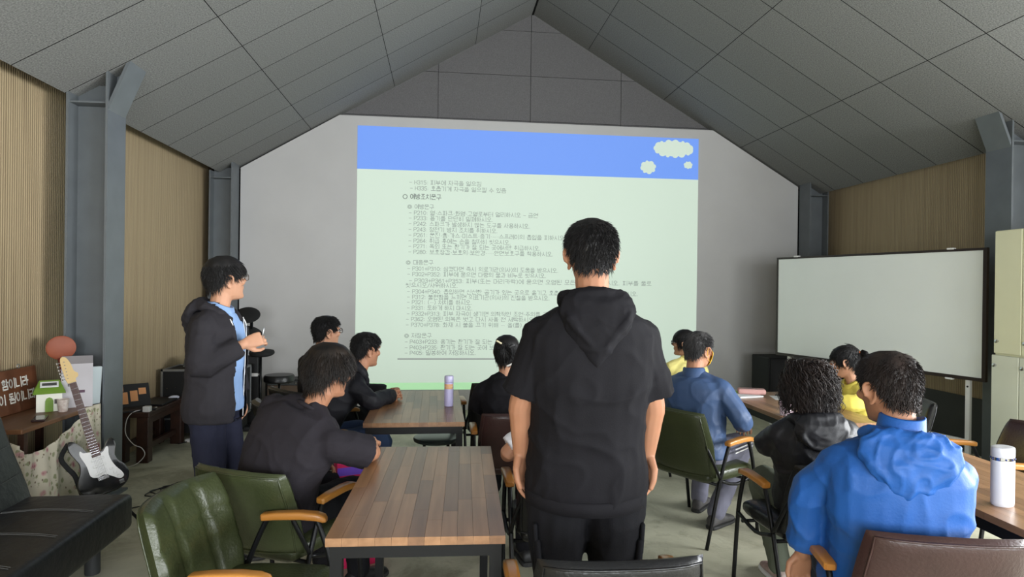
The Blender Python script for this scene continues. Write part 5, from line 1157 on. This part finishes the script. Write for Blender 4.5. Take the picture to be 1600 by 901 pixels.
# --- man in slate-blue jacket with yellow mask
P = person('seated man in a slate-blue jacket with a yellow face mask', (1.72, 4.05), 46, (1.725, 4.09, 1.175), 58, hpitch=-3, build=1.05, elbows=((-.27, .05, .80), (.285, .0, .745)), wrists=((-.14, .30, .66), (.215, .20, .675)), skin_m=SK1, top='jacket', top_m=cl_slate, trou_m=cl_grey, hair_style=dict(SHORT, len=.026, th=.009, nape=-.068, front=.075), hair_m=HGR, shoe_m=shoe_grey, sole_m=sole_dark, loose=.024, wr=.008, hem=-.17, spec=dict(ws=6.), pelvis=(0, -.03, .53), knees=((-.13, .40, .50), (.15, .40, .50)), ankles=((-.12, .30, .10), (.10, .06, .10)))
collar(P, cl_slate, h_=.035)
mk = mat('yellow_mask', (232, 180, 40), rough=.7); Mh = P['Mh']; R = []
for z, o_ in ((-.105, .004), (-.085, .012), (-.05, .016), (-.02, .018), (.0, .008)): R.append([hsurf(math.radians(a), z, o_) for a in range(-62, 63, 8)])
V = [Mh @ p for r in R for p in r]; n_r = len(R[0]); F = [(k*n_r+i, k*n_r+i+1, (k+1)*n_r+i+1, (k+1)*n_r+i) for k in range(len(R)-1) for i in range(n_r-1)]
mo = MB().add(V, F).obj('face_mask', mk, P['root'], True); mo.modifiers.new('thickness', 'SOLIDIFY').thickness = .002
for s in (-1, 1): MB().tube([Mh @ Vector(q) for q in ((s*.066, .050, -.005), (s*.080, .012, .012), (s*.088, -.018, .014), (s*.088, -.024, -.012), (s*.078, .0, -.05), (s*.062, .045, -.075))], .0016, 5, smooth=4).obj('ear_loop', mk, mo, True)
for k in (0, 1):
    b = MB()
    for off_ in (-.012, .012): 
        b.tube([(.15+.088, .02, .535+off_), (.15+.090, .2, .530+off_), (.15+.082, .36, .522+off_)], .0045, 6, smooth=3)
if True: b.obj('side_stripe', M['white'], P['root'], True)

# --- woman in yellow with ponytail
def tail(b, Mh, rnd):
    for k in range(500):
        a = rnd.uniform(0, 2*PI); r = .016*math.sqrt(rnd.random()); o_ = Vector((r*math.cos(a), 0, r*math.sin(a)))
        q = [Vector((0, -.088, .050))+o_*.6, Vector((0, -.120, .062))+o_*1.6, Vector((0, -.150, .040))+o_*2.2, Vector((0, -.163, -.005))+o_*1.8, Vector((0, -.158, -.055))+o_*.7]
        b.tube([Mh @ x for x in q], [.003, .0036, .0034, .0025, .0006], 3, False)
P = person('seated woman in yellow with a black ponytail, in front of the whiteboard', (3.17, 4.40), -75, (3.003, 4.40, 1.055), -44, hpitch=-6, hs=.97, build=.95, elbows=((-.25, .20, .78), (.25, .20, .78)), wrists=((-.10, .40, .78), (.10, .40, .78)), skin_m=SK3, top='vest_jacket', top_m=cl_yellow, trou_m=cl_blacktrou, hair_style=dict(len=.05, th=.012, n=2400, lift=.06, nape=-.060, front=.050, side=-.030, grav=.1, whorl=(0, -.09), extra=[tail]), hair_m=HB_, shoe_m=shoe_black, loose=.022, **seated(pel_z=.50, py=-.02))
collar(P, cl_yellow); 
o = MB().tube([(.019*math.cos(a), 0, .019*math.sin(a)) for a in [2*PI*k/16 for k in range(17)]], .008, 8, False).obj('hair_tie', mat('orange_tie', (232, 120, 60), rough=.6), P['hair'], True); o.matrix_local = P['Mh'] @ Matrix.Translation((0, -.100, .055))

# --- curly-haired woman in black jacket
P = person('woman with curly shoulder-length hair in a black hooded jacket', (1.90, 3.06), 12, (1.868, 3.03, 1.100), 14, hpitch=-4, hs=.97, shoulders=.155, elbows=((-.205, .03, .78), (.21, .06, .78)), wrists=((-.07, .27, .72), (.07, .27, .72)), skin_m=SK1, top='jacket', top_m=cl_nylon, trou_m=cl_khaki, hair_style=dict(len=.165, th=.026, n=2600, lift=.35, nape=-.08, front=.055, side=-.05, grav=.50, curl=.017, w=.0030), hair_m=HCU, shoe_m=shoe_tri, loose=.026, wr=.008, hem=-.16, pelvis=(0, -.03, .52), knees=((-.13, .40, .49), (.13, .40, .49)), ankles=((-.10, .14, .10), (.06, .04, .10)))
hood(P, cl_nylon, .135, .13, .036, yoff=-.01)

# --- man in bright blue jacket
P = person('seated man in a bright blue hooded windbreaker in the right foreground', (1.60, 2.11), 24, (1.590, 2.09, 1.235), -2, hpitch=-6, hs=1.04, build=1.12, sh_drop=.03, shoulders=.158, elbows=((-.245, -.01, .845), (.22, .12, .82)), wrists=((-.262, .07, .575), (.10, .34, .74)), skin_m=SK2, top='windbreaker', top_m=cl_blue, trou_m=cl_greyb, hair_style=dict(SHORT, len=.022, th=.013, n=7000, nape=-.070, front=.062, side=.006, w=.0018, lift=.42), hair_m=HCU, shoe_m=shoe_grey, loose=.034, wr=.010, hem=-.19, belly=.03, bow=.03, spec=dict(ws=5.), vox=.0085, pelvis=(0, -.01, .54), knees=((-.14, .42, .50), (.14, .42, .50)), ankles=((-.15, .40, .10), (.15, .40, .10)))
collar(P, cl_blue, h_=.075); hood(P, cl_blue, .16, .185, .042, wr=.010)
